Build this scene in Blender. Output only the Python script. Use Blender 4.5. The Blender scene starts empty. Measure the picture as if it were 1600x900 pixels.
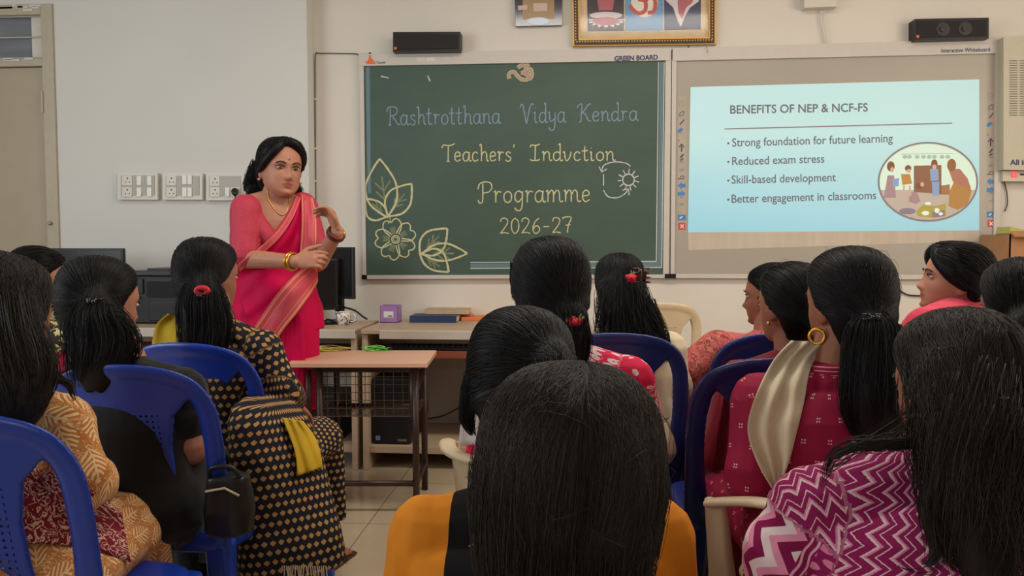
import bpy, bmesh, math, random
import numpy as np
from mathutils import Vector, Matrix, noise
from mathutils.bvhtree import BVHTree

random.seed(7)
scene = bpy.context.scene
COL = scene.collection
V = Vector
PI = math.pi

# ------------------------------------------------------------------ camera
F_PX, CAM_H, HORIZON = 1250.0, 1.21, 382.0
YAW = math.radians(4.65)
PITCH = math.atan((450 - HORIZON) / F_PX)
cam_data = bpy.data.cameras.new('camera')
cam_data.sensor_width = 36.0
cam_data.lens = F_PX / 1600 * 36.0
cam_data.clip_start = 0.05
cam = bpy.data.objects.new('camera', cam_data)
cam.location = (0, 0, CAM_H)
cam.rotation_euler = (PI / 2 - PITCH, 0, YAW)
COL.objects.link(cam)
scene.camera = cam
CO = V((0, 0, CAM_H))
RV = V((math.cos(YAW), math.sin(YAW), 0))
FV = V((-math.sin(YAW) * math.cos(PITCH), math.cos(YAW) * math.cos(PITCH), -math.sin(PITCH)))
UV_ = RV.cross(FV)

def ray(px, py):
    return FV + RV * ((px - 800) / F_PX) + UV_ * ((450 - py) / F_PX)
def P(px, py, z):
    """point seen at picture position (px, py), z metres in front of the camera"""
    return CO + ray(px, py) * z
def on_y(px, py, y):
    r = ray(px, py)
    return CO + r * (y / r.y)
def on_z(px, py, h):
    r = ray(px, py)
    return CO + r * ((h - CAM_H) / r.z)
def to_px(p):
    d = V(p) - CO
    z = d.dot(FV)
    return 800 + F_PX * d.dot(RV) / z, 450 - F_PX * d.dot(UV_) / z, z

# ------------------------------------------------------------------ light, world, exposure
scene.view_settings.view_transform = 'Standard'
scene.view_settings.look = 'None'
scene.view_settings.exposure = 0.0
scene.view_settings.gamma = 1.0
scene.view_settings.use_curve_mapping = False
world = bpy.data.worlds.new('world')
scene.world = world
world.use_nodes = True
world.node_tree.nodes['Background'].inputs[0].default_value = (0.80, 0.88, 1.0, 1)
world.node_tree.nodes['Background'].inputs[1].default_value = 0.45

def area(name, loc, target, sx, sy, power, col):
    l = bpy.data.lights.new(name, 'AREA')
    l.shape = 'RECTANGLE'; l.size = sx; l.size_y = sy; l.energy = power; l.color = col
    o = bpy.data.objects.new(name, l)
    o.location = loc
    o.rotation_euler = (V(target) - V(loc)).to_track_quat('-Z', 'Y').to_euler()
    COL.objects.link(o)
    return o
WALL_Y = on_z(650, 690, 0.0).y          # the front wall of the room
area('window_daylight_left', (-4.0, 1.5, 1.9), (0, 3.4, 1.0), 2.6, 1.5, 76, (0.87, 0.94, 1.0))
area('window_daylight_right', (3.4, 2.3, 2.0), (0.6, 4.2, 1.3), 2.4, 1.4, 62, (1.0, 0.86, 0.72))
area('tube_light_front', (0.3, 2.7, 3.05), (0.3, 2.8, 0.0), 2.6, 0.4, 52, (1.0, 0.92, 0.82))
area('window_daylight_rear', (-1.2, -2.8, 2.1), (0, 2.0, 0.9), 3.0, 1.3, 38, (0.95, 0.97, 1.0))

# ------------------------------------------------------------------ shader helpers
def lin(c):
    return tuple(((x / 255) / 12.92 if x / 255 <= 0.04045 else ((x / 255 + 0.055) / 1.055) ** 2.4) for x in c[:3]) + (1.0,)

class S:
    """a shader socket with arithmetic"""
    def __init__(s, nt, sock): s.nt = nt; s.k = sock
    def _m(s, op, *a):
        n = s.nt.nodes.new('ShaderNodeMath'); n.operation = op
        for i, v in enumerate((s,) + a):
            if isinstance(v, S): s.nt.links.new(v.k, n.inputs[i])
            else: n.inputs[i].default_value = v
        return S(s.nt, n.outputs[0])
    def __add__(s, o): return s._m('ADD', o)
    __radd__ = __add__
    def __sub__(s, o): return s._m('SUBTRACT', o)
    def __rsub__(s, o): return (s * -1.0) + o
    def __mul__(s, o): return s._m('MULTIPLY', o)
    __rmul__ = __mul__
    def __truediv__(s, o): return s._m('DIVIDE', o)
    def fract(s): return s._m('FRACT')
    def floor(s): return s._m('FLOOR')
    def abs(s): return s._m('ABSOLUTE')
    def sin(s): return s._m('SINE')
    def lt(s, o): return s._m('LESS_THAN', o)
    def gt(s, o): return s._m('GREATER_THAN', o)
    def mn(s, o): return s._m('MINIMUM', o)
    def mx(s, o): return s._m('MAXIMUM', o)
    def sqrt(s): return s._m('SQRT')
    def atan2(s, o): return s._m('ARCTAN2', o)
    def mod(s, o): return s._m('FLOORED_MODULO', o)

class M:
    """material builder"""
    def __init__(s, name, rough=0.6, spec=0.4, metal=0.0, sheen=0.0):
        s.m = bpy.data.materials.new(name); s.m.use_nodes = True
        s.nt = s.m.node_tree
        s.b = s.nt.nodes['Principled BSDF']
        s.b.inputs['Roughness'].default_value = rough
        s.b.inputs['Specular IOR Level'].default_value = spec
        s.b.inputs['Metallic'].default_value = metal
        if sheen: s.b.inputs['Sheen Weight'].default_value = sheen
    def new(s, t): return s.nt.nodes.new(t)
    def attr(s, name):
        n = s.new('ShaderNodeAttribute'); n.attribute_name = name
        return n
    def pc(s):
        n = s.attr('pc'); x = s.new('ShaderNodeSeparateXYZ'); s.nt.links.new(n.outputs['Vector'], x.inputs[0])
        return [S(s.nt, x.outputs[i]) for i in range(3)], n.outputs['Vector']
    def obj(s):
        n = s.new('ShaderNodeTexCoord'); x = s.new('ShaderNodeSeparateXYZ'); s.nt.links.new(n.outputs['Object'], x.inputs[0])
        return [S(s.nt, x.outputs[i]) for i in range(3)], n.outputs['Object']
    def vec(s, x, y, z=0.0):
        n = s.new('ShaderNodeCombineXYZ')
        for i, v in enumerate((x, y, z)):
            if isinstance(v, S): s.nt.links.new(v.k, n.inputs[i])
            else: n.inputs[i].default_value = v
        return n.outputs[0]
    def noise(s, vec, scale, detail=3, rough=0.5, dist=0.0):
        n = s.new('ShaderNodeTexNoise'); n.inputs['Scale'].default_value = scale
        n.inputs['Detail'].default_value = detail; n.inputs['Roughness'].default_value = rough
        n.inputs['Distortion'].default_value = dist
        if vec is not None: s.nt.links.new(vec, n.inputs['Vector'])
        return S(s.nt, n.outputs['Fac'])
    def voro(s, vec, scale, rnd=1.0, feature='F1'):
        n = s.new('ShaderNodeTexVoronoi'); n.inputs['Scale'].default_value = scale
        n.voronoi_dimensions = '2D'; n.feature = feature
        n.inputs['Randomness'].default_value = rnd
        s.nt.links.new(vec, n.inputs['Vector'])
        return n
    def mix(s, fac, a, b):
        n = s.new('ShaderNodeMix'); n.data_type = 'RGBA'
        if isinstance(fac, S): s.nt.links.new(fac.k, n.inputs[0])
        else: n.inputs[0].default_value = fac
        for i, v in ((6, a), (7, b)):
            if isinstance(v, tuple): n.inputs[i].default_value = lin(v)
            else: s.nt.links.new(v, n.inputs[i])
        return n.outputs[2]
    def base(s, c):
        if isinstance(c, tuple): s.b.inputs['Base Color'].default_value = lin(c)
        else: s.nt.links.new(c, s.b.inputs['Base Color'])
        return s
    def bump(s, h, strength=0.2, dist=0.002):
        n = s.new('ShaderNodeBump'); n.inputs['Strength'].default_value = strength
        n.inputs['Distance'].default_value = dist
        s.nt.links.new(h.k, n.inputs['Height']); s.nt.links.new(n.outputs[0], s.b.inputs['Normal'])
        return s
    def emit(s, c, e):
        if isinstance(c, tuple): s.b.inputs['Emission Color'].default_value = lin(c)
        else: s.nt.links.new(c, s.b.inputs['Emission Color'])
        s.b.inputs['Emission Strength'].default_value = e
        return s

def plain(name, c, rough=0.6, spec=0.4, metal=0.0, var=0.06, scale=20, bump=0.0):
    """one colour with a little procedural variation"""
    m = M(name, rough, spec, metal)
    _, ov = m.obj()
    n = m.noise(ov, scale)
    d = tuple(max(0, x * (1 - var)) for x in c); l = tuple(min(255, x * (1 + var)) for x in c)
    m.base(m.mix(n, d, l))
    if bump: m.bump(n, bump)
    return m.m

# ------------------------------------------------------------------ mesh helpers
def mesh_from(name, verts, faces, smooth=False):
    me = bpy.data.meshes.new(name)
    me.from_pydata([tuple(v) for v in verts], [], faces)
    if smooth: me.polygons.foreach_set('use_smooth', [True] * len(me.polygons))
    me.update()
    return me

def put(name, me, mat, parent=None, loc=None):
    """link a mesh (given in world space) as an object; its origin moves to loc or to its parent's origin"""
    o = bpy.data.objects.new(name, me)
    COL.objects.link(o)
    if mat is not None:
        for m_ in (mat if isinstance(mat, (list, tuple)) else [mat]): me.materials.append(m_)
    if parent is not None:
        me.transform(world_mat(parent).inverted())
        o.parent = parent
    elif loc is not None:
        me.transform(Matrix.Translation(-V(loc))); o.location = loc
    return o

def world_mat(o):
    m = Matrix.LocRotScale(o.location, o.rotation_euler, o.scale)
    return world_mat(o.parent) @ m if o.parent else m

def tag(o, label=None, cat=None, group=None, kind=None):
    if label: o['label'] = label
    if cat: o['category'] = cat
    if group: o['group'] = group
    if kind: o['kind'] = kind
    return o

def thing(name, label, cat, loc=(0, 0, 0), rz=0.0, group=None):
    o = bpy.data.objects.new(name, None)
    o.empty_display_size = 0.1
    COL.objects.link(o)
    o.location = loc; o.rotation_euler = (0, 0, rz)
    return tag(o, label, cat, group)

def copy_tree(o, parent=None):
    c = o.copy(); COL.objects.link(c)
    if parent is not None: c.parent = parent
    for ch in list(o.children): copy_tree(ch, c)
    return c

class MB:
    """collects simple solids into one mesh"""
    def __init__(s): s.bm = bmesh.new()
    def box(s, lo, hi, bev=0.0, rot=None):
        lo = V(lo); hi = V(hi); c = (lo + hi) / 2; d = hi - lo
        t = bmesh.new()
        bmesh.ops.create_cube(t, size=1.0)
        for v in t.verts: v.co = V((v.co.x * d.x, v.co.y * d.y, v.co.z * d.z))
        if bev: bmesh.ops.bevel(t, geom=t.edges[:], offset=min(bev, 0.45 * min(d)), segments=2, affect='EDGES', profile=0.5)
        for v in t.verts: v.co = (rot @ v.co if rot else v.co) + c
        return s.add(t)
    def add(s, t):
        me = bpy.data.meshes.new('t'); t.to_mesh(me); t.free(); s.bm.from_mesh(me); bpy.data.meshes.remove(me)
        return s
    def pydata(s, verts, faces):
        vs = [s.bm.verts.new(v) for v in verts]
        for f in faces:
            try: s.bm.faces.new([vs[i] for i in f])
            except ValueError: pass
        return s
    def tube(s, pts, r, n=8, closed=False):
        pts = [V(p) for p in pts]
        rs = r if isinstance(r, (list, tuple)) else [r] * len(pts)
        v, f = tube_geo(pts, rs, n, closed)
        return s.pydata(v, f)
    def cyl(s, a, b, ra, rb=None, n=16):
        return s.tube([a, b], [ra, ra if rb is None else rb], n)
    def lathe(s, prof, c, n=24, axis=None):
        """profile [(radius, height)] about a vertical axis at c"""
        vs = []; fs = []
        for r, z in prof:
            for k in range(n):
                a = 2 * PI * k / n
                vs.append(V((r * math.cos(a), r * math.sin(a), z)))
        for i in range(len(prof) - 1):
            for k in range(n):
                fs.append((i * n + k, i * n + (k + 1) % n, (i + 1) * n + (k + 1) % n, (i + 1) * n + k))
        R_ = axis if axis is not None else Matrix.Identity(3)
        return s.pydata([V(c) + R_ @ v for v in vs], fs)
    def ell(s, c, r, rot=None, n=12):
        t = bmesh.new(); bmesh.ops.create_uvsphere(t, u_segments=n, v_segments=max(6, n // 2 + 2), radius=1.0)
        for v in t.verts:
            q = V((v.co.x * r[0], v.co.y * r[1], v.co.z * r[2])); v.co = (rot @ q if rot else q) + V(c)
        return s.add(t)
    def build_each(s, name, mat, parent):
        """every separate piece becomes an object of its own"""
        s.bm.verts.index_update(); seen = set(); out = []
        for v0 in list(s.bm.verts):
            if v0 in seen: continue
            stack = [v0]; seen.add(v0); comp = []
            while stack:
                v = stack.pop(); comp.append(v)
                for e in v.link_edges:
                    o = e.other_vert(v)
                    if o not in seen: seen.add(o); stack.append(o)
            idx = {v: i for i, v in enumerate(comp)}; fs = {f for v in comp for f in v.link_faces}
            out.append(put(name, mesh_from(name, [v.co for v in comp], [[idx[v] for v in f.verts] for f in fs]), mat, parent))
        s.bm.free(); return out
    def build(s, name, mat, parent=None, loc=None, smooth=False):
        bmesh.ops.recalc_face_normals(s.bm, faces=s.bm.faces[:])
        me = bpy.data.meshes.new(name); s.bm.to_mesh(me); s.bm.free()
        if smooth: me.polygons.foreach_set('use_smooth', [True] * len(me.polygons))
        return put(name, me, mat, parent, loc)

def tube_geo(pts, rs, n=8, closed=False, ref=None):
    m = len(pts); verts = []; faces = []
    T = []
    for i in range(m):
        if closed: t = pts[(i + 1) % m] - pts[i - 1]
        else: t = pts[min(i + 1, m - 1)] - pts[max(i - 1, 0)]
        T.append(t.normalized() if t.length > 1e-9 else V((0, 0, 1)))
    a = ref if ref is not None else (V((0, 0, 1)) if abs(T[0].z) < 0.9 else V((1, 0, 0)))
    N = (a - T[0] * a.dot(T[0])).normalized()
    for i in range(m):
        N = N - T[i] * N.dot(T[i])
        if N.length < 1e-6: N = T[i].orthogonal()
        N.normalize(); B = T[i].cross(N)
        r = rs[i]; ra, rb = r if isinstance(r, tuple) else (r, r)
        for k in range(n):
            an = 2 * PI * k / n
            verts.append(pts[i] + N * (ra * math.cos(an)) + B * (rb * math.sin(an)))
    for i in range(m if closed else m - 1):
        j = (i + 1) % m
        for k in range(n):
            faces.append((i * n + k, i * n + (k + 1) % n, j * n + (k + 1) % n, j * n + k))
    if not closed:
        faces.append(tuple(range(n - 1, -1, -1))); faces.append(tuple((m - 1) * n + k for k in range(n)))
    return verts, faces

def cr(pts, sub=6, closed=False):
    """Catmull-Rom through points (any dimension)"""
    p = np.array([list(q) for q in pts], float); m = len(p); out = []
    segs = m if closed else m - 1
    for i in range(segs):
        if closed: a, b, c, d = p[i - 1], p[i], p[(i + 1) % m], p[(i + 2) % m]
        else: a, b, c, d = p[max(i - 1, 0)], p[i], p[i + 1], p[min(i + 2, m - 1)]
        for k in range(sub):
            t = k / sub
            out.append(0.5 * (2 * b + (c - a) * t + (2 * a - 5 * b + 4 * c - d) * t * t + (3 * b - a - 3 * c + d) * t ** 3))
    if not closed: out.append(p[-1])
    return out

class Vol:
    """overlapping closed pieces, fused into one continuous surface"""
    def __init__(s): s.v = []; s.f = []; s.bones = []
    def _add(s, vs, fs):
        o = len(s.v); s.v += [V(q) for q in vs]; s.f += [tuple(i + o for i in f) for f in fs]
    def tube(s, pts, rs, n=12, ref=None, sub=4, cap=True):
        pts = [V(q) for q in pts]
        if sub > 1 and len(pts) > 2:
            data = [list(q) + list(r if isinstance(r, tuple) else (r, r)) for q, r in zip(pts, rs)]
            data = cr(data, sub); pts = [V(d[:3]) for d in data]; rs = [(max(d[3], 0.001), max(d[4], 0.001)) for d in data]
        vs, fs = tube_geo(pts, rs, n, False, ref); s._add(vs, fs)
        if cap:
            for q, r in ((pts[0], rs[0]), (pts[-1], rs[-1])):
                rr = min(r) if isinstance(r, tuple) else r
                s.ell(q, (rr, rr, rr), n=10)
        return s
    def ell(s, c, r, rot=None, n=14):
        vs = []; fs = []; h = n // 2 + 2; c = V(c)
        for i in range(1, h):
            th = PI * i / h
            for k in range(n):
                a = 2 * PI * k / n
                q = V((r[0] * math.sin(th) * math.cos(a), r[1] * math.sin(th) * math.sin(a), r[2] * math.cos(th)))
                vs.append((rot @ q if rot else q) + c)
        for i in range(h - 2):
            for k in range(n): fs.append((i * n + k, i * n + n + k, i * n + n + (k + 1) % n, i * n + (k + 1) % n))
        for z, i0, fl in ((r[2], 0, True), (-r[2], (h - 2) * n, False)):
            q = V((0, 0, z)); vs.append((rot @ q if rot else q) + c); t = len(vs) - 1
            for k in range(n):
                a, b = i0 + k, i0 + (k + 1) % n
                fs.append((t, a, b) if fl else (t, b, a))
        s._add(vs, fs); return s
    def loft(s, secs, X, Y, n=32, e=2.0):
        """rings: (centre, rx, ry_front, ry_back) in the plane of X (right) and Y (front)"""
        vs = []; fs = []
        for c, rx, rf, rb in secs:
            for k in range(n):
                a = 2 * PI * k / n; ca, sa = math.cos(a), math.sin(a)
                px = math.copysign(abs(ca) ** (2 / e), ca) * rx; py = math.copysign(abs(sa) ** (2 / e), sa) * (rf if sa > 0 else rb)
                vs.append(V(c) + X * px + Y * py)
        m = len(secs)
        for i in range(m - 1):
            for k in range(n): fs.append((i * n + k, i * n + (k + 1) % n, i * n + n + (k + 1) % n, i * n + n + k))
        fs.append(tuple(range(n - 1, -1, -1))); fs.append(tuple((m - 1) * n + k for k in range(n)))
        s._add(vs, fs); return s
    def bone(s, a, b, ra, rb, back, v0=0.0, kind=0.0, R=0.15):
        s.bones.append((V(a), V(b), ra, rb, V(back), v0, kind, R)); return s
    def raw(s):
        return mesh_from('raw', s.v, s.f)
    def mesh(s, voxel=0.006, smooth=3, fac=0.5):
        me = s.raw(); bm = bmesh.new(); bm.from_mesh(me)
        bmesh.ops.recalc_face_normals(bm, faces=bm.faces[:]); bm.to_mesh(me); bm.free()
        o = bpy.data.objects.new('raw', me); COL.objects.link(o)
        r = o.modifiers.new('r', 'REMESH'); r.mode = 'VOXEL'; r.voxel_size = voxel; r.adaptivity = 0
        if smooth:
            q = o.modifiers.new('s', 'SMOOTH'); q.factor = fac; q.iterations = smooth
        dg = bpy.context.evaluated_depsgraph_get(); dg.update()
        out = bpy.data.meshes.new_from_object(o.evaluated_get(dg))
        bpy.data.objects.remove(o); bpy.data.meshes.remove(me)
        out.polygons.foreach_set('use_smooth', [True] * len(out.polygons))
        s.coords(out)
        return out
    def coords(s, me):
        """cloth coordinates: x around the limb, y along it, z which limb"""
        if not s.bones: return
        n = len(me.vertices); co = np.empty(n * 3); me.vertices.foreach_get('co', co); co = co.reshape(n, 3)
        best = np.full(n, 1e9); res = np.zeros((n, 3))
        for a, b, ra, rb, back, v0, kind, R in s.bones:
            A = np.array(a); B = np.array(b); d = B - A; L = np.linalg.norm(d); d = d / L
            q = co - A; t = np.clip(q @ d, 0, L); rad = q - np.outer(t, d); dist = np.linalg.norm(rad, axis=1)
            bk = np.array(back); bk = bk - d * (bk @ d); bk /= np.linalg.norm(bk); sd = np.cross(d, bk)
            sc = dist - (ra + (rb - ra) * t / L)
            u = np.arctan2(rad @ sd, rad @ bk) * R; w = sc < best
            best[w] = sc[w]; res[w, 0] = u[w]; res[w, 1] = (q @ d)[w] + v0; res[w, 2] = kind
        at = me.attributes.new('pc', 'FLOAT_VECTOR', 'POINT'); at.data.foreach_set('vector', res.astype(np.float32).ravel())

def wrinkle(me, amp=0.004, scale=9.0, stretch=(1, 1, 0.4), seed=0.0):
    """cloth folds: shift along the normals"""
    me.update()
    n = len(me.vertices); no = np.empty(n * 3, np.float32); me.vertices.foreach_get('normal', no); no = no.reshape(n, 3)
    co = np.empty(n * 3, np.float32); me.vertices.foreach_get('co', co); co = co.reshape(n, 3)
    for i in range(n):
        p = V((co[i, 0] * stretch[0] * scale + seed, co[i, 1] * stretch[1] * scale, co[i, 2] * stretch[2] * scale))
        d = (1 - abs(noise.noise(p)) * 2.2) * 0.7 + noise.noise(p * 2.3) * 0.5
        co[i] += no[i] * (amp * d)
    me.vertices.foreach_set('co', co.ravel()); me.update()
    return me

def bvh_of(*meshes):
    vs = []; fs = []
    for me in meshes:
        o = len(vs); vs += [v.co.copy() for v in me.vertices]; fs += [tuple(i + o for i in p.vertices) for p in me.polygons]
    return BVHTree.FromPolygons(vs, fs)

def drape(bvh, fn, nu, nv, off=0.01, thick=0.006, amp=0.0, freq=6.0, smooth=4, z0=2.0):
    """cloth laid over a body: fn(u, v) is where it passes; it rests on the surface under it"""
    Z = np.full((nu + 1, nv + 1), np.nan); Q = {}
    for i in range(nu + 1):
        for j in range(nv + 1):
            q = fn(i / nu, j / nv); r = ray(q[0], q[1]); Q[i, j] = (r, q[2] if len(q) > 2 else 0.0)
            h = bvh.ray_cast(CO, r.normalized())
            if h[0] is not None: Z[i, j] = (h[0] - CO).dot(FV)
    if np.isnan(Z).all(): Z[:] = z0
    for _ in range(60):
        if not np.isnan(Z).any(): break
        Z2 = Z.copy()
        for i in range(nu + 1):
            for j in range(nv + 1):
                if np.isnan(Z[i, j]):
                    w = [Z[a, b] for a in range(max(0, i - 1), min(nu, i + 1) + 1) for b in range(max(0, j - 1), min(nv, j + 1) + 1) if not np.isnan(Z[a, b])]
                    if w: Z2[i, j] = sum(w) / len(w)
        Z = Z2
    for _ in range(smooth):
        E = np.pad(Z, 1, mode='edge'); A = (E[:-2, 1:-1] + E[2:, 1:-1] + E[1:-1, :-2] + E[1:-1, 2:]) / 4
        Z = np.minimum(Z, A) * 0.7 + A * 0.3
    vs = []; pc = []
    for side in (0, 1):
        for i in range(nu + 1):
            for j in range(nv + 1):
                r, dz = Q[i, j]; u, v = i / nu, j / nv
                fold = amp * (math.sin(v * freq * 2 * PI + 2.0 * math.sin(u * 3 + v)) + 0.5 * noise.noise(V((v * freq * 1.7, u * 2, 3))))
                vs.append(CO + r * (Z[i, j] - off - fold + dz + side * thick)); pc.append((u, v, 0))
    m = (nu + 1) * (nv + 1); fs = []; k = nv + 1
    for i in range(nu):
        for j in range(nv):
            a = i * k + j; fs.append((a, a + 1, a + k + 1, a + k)); fs.append((m + a, m + a + k, m + a + k + 1, m + a + 1))
    for i in range(nu):
        for j in (0, nv):
            a = i * k + j; fs.append((a, a + k, m + a + k, m + a) if j == 0 else (a + k, a, m + a, m + a + k))
    for j in range(nv):
        for i in (0, nu):
            a = i * k + j; fs.append((a + 1, a, m + a, m + a + 1) if i == 0 else (a, a + 1, m + a + 1, m + a))
    me = mesh_from('drape', vs, fs, True)
    at = me.attributes.new('pc', 'FLOAT_VECTOR', 'POINT'); at.data.foreach_set('vector', np.array(pc, np.float32).ravel())
    return me

def text_mesh(body, offset=0.0):
    cu = bpy.data.curves.new('t', 'FONT'); cu.body = body; cu.size = 1.0; cu.offset = offset; cu.resolution_u = 4
    o = bpy.data.objects.new('t', cu); COL.objects.link(o)
    dg = bpy.context.evaluated_depsgraph_get(); dg.update()
    me = bpy.data.meshes.new_from_object(o.evaluated_get(dg))
    vs = [v.co.copy() for v in me.vertices]; fs = [tuple(p.vertices) for p in me.polygons]
    bpy.data.objects.remove(o); bpy.data.curves.remove(cu); bpy.data.meshes.remove(me)
    x0 = min(v.x for v in vs); x1 = max(v.x for v in vs)
    return [V(((v.x - x0) / (x1 - x0), v.y, 0)) for v in vs], fs

# ------------------------------------------------------------------ materials of the place
m = M('wall_paint', 0.75, 0.25); _, ov = m.obj(); nz = m.noise(ov, 2.2, 4); m.base(m.mix(nz, (207, 201, 191), (219, 213, 203))); m.bump(m.noise(ov, 90, 2), 0.05); MAT_WALL = m.m
m = M('wall_paint_cool', 0.75, 0.25); _, ov = m.obj(); nz = m.noise(ov, 1.6, 4); m.base(m.mix(nz, (203, 203, 198), (214, 213, 207))); m.bump(m.noise(ov, 90, 2), 0.05); MAT_WALL_L = m.m
MAT_CEIL = plain('ceiling_paint', (225, 222, 214), 0.8)
m = M('floor_tiles', 0.16, 0.5); (x, y, z), ov = m.obj()
j = ((x / 0.6).fract().lt(0.008)).mx((y / 0.6).fract().lt(0.008))
nz = m.noise(ov, 5, 5, 0.6); m.base(m.mix(j, m.mix(nz, (178, 160, 134), (198, 180, 152)), (126, 112, 94))); MAT_FLOOR = m.m
MAT_SKIRT = plain('skirting_tile', (150, 140, 122), 0.35)
MAT_DOOR = plain('door_paint', (170, 158, 135), 0.5, var=0.03, scale=6)
MAT_DOORFRAME = plain('door_frame_paint', (178, 168, 148), 0.4, var=0.05, scale=30)
MAT_METAL = plain('steel', (170, 168, 162), 0.3, metal=0.9)
MAT_ALU = plain('board_frame_aluminium', (196, 190, 182), 0.45, var=0.02)
MAT_BLACK = plain('black_plastic', (22, 22, 24), 0.4, var=0.1)
MAT_SCREEN = plain('dark_screen', (20, 21, 23), 0.25, var=0.02)
MAT_WHITEPL = plain('white_plastic', (206, 202, 190), 0.4, var=0.02)
MAT_WHITEPL2 = plain('switch_rocker', (222, 219, 208), 0.35, var=0.02)
MAT_GREYPL = plain('grey_plastic_shade', (168, 165, 155), 0.45, var=0.02)
MAT_NAVYINK = plain('navy_ink', (38, 44, 92), 0.6)
MAT_ORANGE = plain('orange_ink', (225, 105, 50), 0.6)
MAT_LAM = None
m = M('beige_laminate', 0.4, 0.4); (x, y, z), ov = m.obj(); nz = m.noise(m.vec(x * 0.6, y * 4.0, z * 6.0), 9, 4, 0.6, 0.4); m.base(m.mix(nz, (172, 150, 124), (192, 170, 144))); MAT_LAM = m.m
m = M('light_desk_edge', 0.45, 0.4); _, ov = m.obj(); m.base(m.mix(m.noise(ov, 12), (186, 178, 166), (200, 192, 180))); MAT_EDGE = m.m
m = M('red_brown_laminate', 0.4, 0.4); (x, y, z), ov = m.obj(); nz = m.noise(m.vec(x * 0.6, y * 4.0, z * 6.0), 9, 4, 0.6, 0.4); m.base(m.mix(nz, (120, 62, 44), (150, 82, 58))); MAT_REDWOOD = m.m
m = M('oak_table_laminate', 0.3, 0.5); (x, y, z), ov = m.obj(); nz = m.noise(m.vec(x * 1.0, y * 9.0, z * 9.0), 5, 4, 0.6, 0.5); m.base(m.mix(nz, (206, 158, 130), (226, 180, 152))); MAT_OAK = m.m
MAT_BROWNMETAL = plain('dark_brown_enamel', (58, 38, 34), 0.35, var=0.08)
MAT_WIRE = plain('basket_wire', (96, 84, 76), 0.4, metal=0.5)

# ------------------------------------------------------------------ room shell
XS = on_y(493, 300, WALL_Y).x            # where the left wall segment steps forward
STEP = 0.12
LEFT_Y = WALL_Y - STEP
RX, LX, RY, CZ = 3.7, -4.3, -3.0, 3.15
def struct(name, lo, hi, mat, bev=0.0):
    o = MB().box(lo, hi, bev).build(name, mat, None, ((lo[0] + hi[0]) / 2, (lo[1] + hi[1]) / 2, lo[2]))
    return tag(o, kind='structure')
struct('floor', (LX - .1, RY - .1, -0.1), (RX + .1, WALL_Y + .2, 0), MAT_FLOOR)
struct('ceiling', (LX - .1, RY - .1, CZ), (RX + .1, WALL_Y + .2, CZ + .1), MAT_CEIL)
struct('wall_back', (XS, WALL_Y, 0), (RX + .1, WALL_Y + .2, CZ), MAT_WALL)
# left wall segment with the door opening in it
DX1 = on_y(92, 300, LEFT_Y).x            # outer right edge of the door frame
DTOP = on_y(60, 7, LEFT_Y).z
DX0 = DX1 - 1.02
mb = MB(); mb.box((DX1, LEFT_Y, 0), (XS, WALL_Y + .2, CZ)); mb.box((LX - .1, LEFT_Y, 0), (DX0, WALL_Y + .2, CZ)); mb.box((DX0, LEFT_Y, DTOP), (DX1, WALL_Y + .2, CZ))
tag(mb.build('wall_back_left', MAT_WALL_L, None, (XS, LEFT_Y, 0)), kind='structure')
struct('wall_left', (LX - .1, RY, 0), (LX, LEFT_Y, CZ), MAT_WALL_L)
struct('wall_right', (RX, RY, 0), (RX + .1, WALL_Y, CZ), MAT_WALL)
struct('wall_rear', (LX - .1, RY - .1, 0), (RX + .1, RY, CZ), MAT_WALL)
sk = on_y(655, 660, WALL_Y).z
struct('baseboard_back', (XS, WALL_Y - .012, 0), (RX, WALL_Y, sk), MAT_SKIRT, .003)
struct('baseboard_left', (DX1, LEFT_Y - .012, 0), (XS, LEFT_Y, sk), MAT_SKIRT, .003)
# door
yb = LEFT_Y
door = tag(bpy.data.objects.new('door_1', None), kind='structure'); COL.objects.link(door); door.location = (DX0, yb, 0)
TZ0, TZ1 = on_y(40, 104, yb).z, on_y(40, 92, yb).z       # transom rail
TT = on_y(40, 24, yb).z
fx = DX1 - 0.045
mb = MB(); mb.box((fx - .03, yb - .015, 0), (DX1, yb + .09, DTOP), .004); mb.box((DX0, yb - .015, 0), (DX0 + .075, yb + .09, DTOP), .004)
mb.box((DX0 + .075, yb - .015, TT), (fx - .03, yb + .09, DTOP), .004); mb.box((DX0 + .075, yb - .012, TZ0), (fx - .03, yb + .09, TZ1), .004)
mb.build('door_frame', MAT_DOORFRAME, door)
MB().box((DX0 + .08, yb + .012, .01), (fx - .032, yb + .05, TZ0 - .004), .003).build('door_panel', MAT_DOOR, door)
m = M('transom_glass', 0.08, 0.6); (x, y, z), ov = m.obj(); nz = m.noise(m.vec(x * 0.5, 0.0, z * 4), 5, 3); m.base(m.mix(nz, (92, 96, 104), (138, 142, 150))); MAT_TGLASS = m.m
gl = MB().box((DX0 + .075, yb + .03, TZ1), (fx - .03, yb + .036, TT)).build('transom_pane', MAT_TGLASS, door)
xq = on_y(47, 60, yb).x
MB().box((xq, yb + .016, TZ1), (fx - .03, yb + .024, TT)).build('paper_sheet', plain('paper_strip', (205, 200, 190), 0.7), door)
mb = MB()
for i in range(3): mb.box((DX0 + .075, yb + .008, TZ1 + (i + .03) * (TT - TZ1) / 2.1), (fx - .03, yb + .016, TZ1 + (i + .03) * (TT - TZ1) / 2.1 + .008))
mb.build('transom_bar', MAT_GREYPL, door)
mb = MB(); rr = random.Random(3)
for i in range(26):
    x_ = DX0 + .1 + rr.random() * .84; z_ = rr.choice([TT + .02, TT + .03, TZ0 + .02]) + rr.random() * .02
    mb.box((x_, yb - .018, z_), (x_ + .02 + rr.random() * .08, yb - .0155, z_ + .012))
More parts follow.
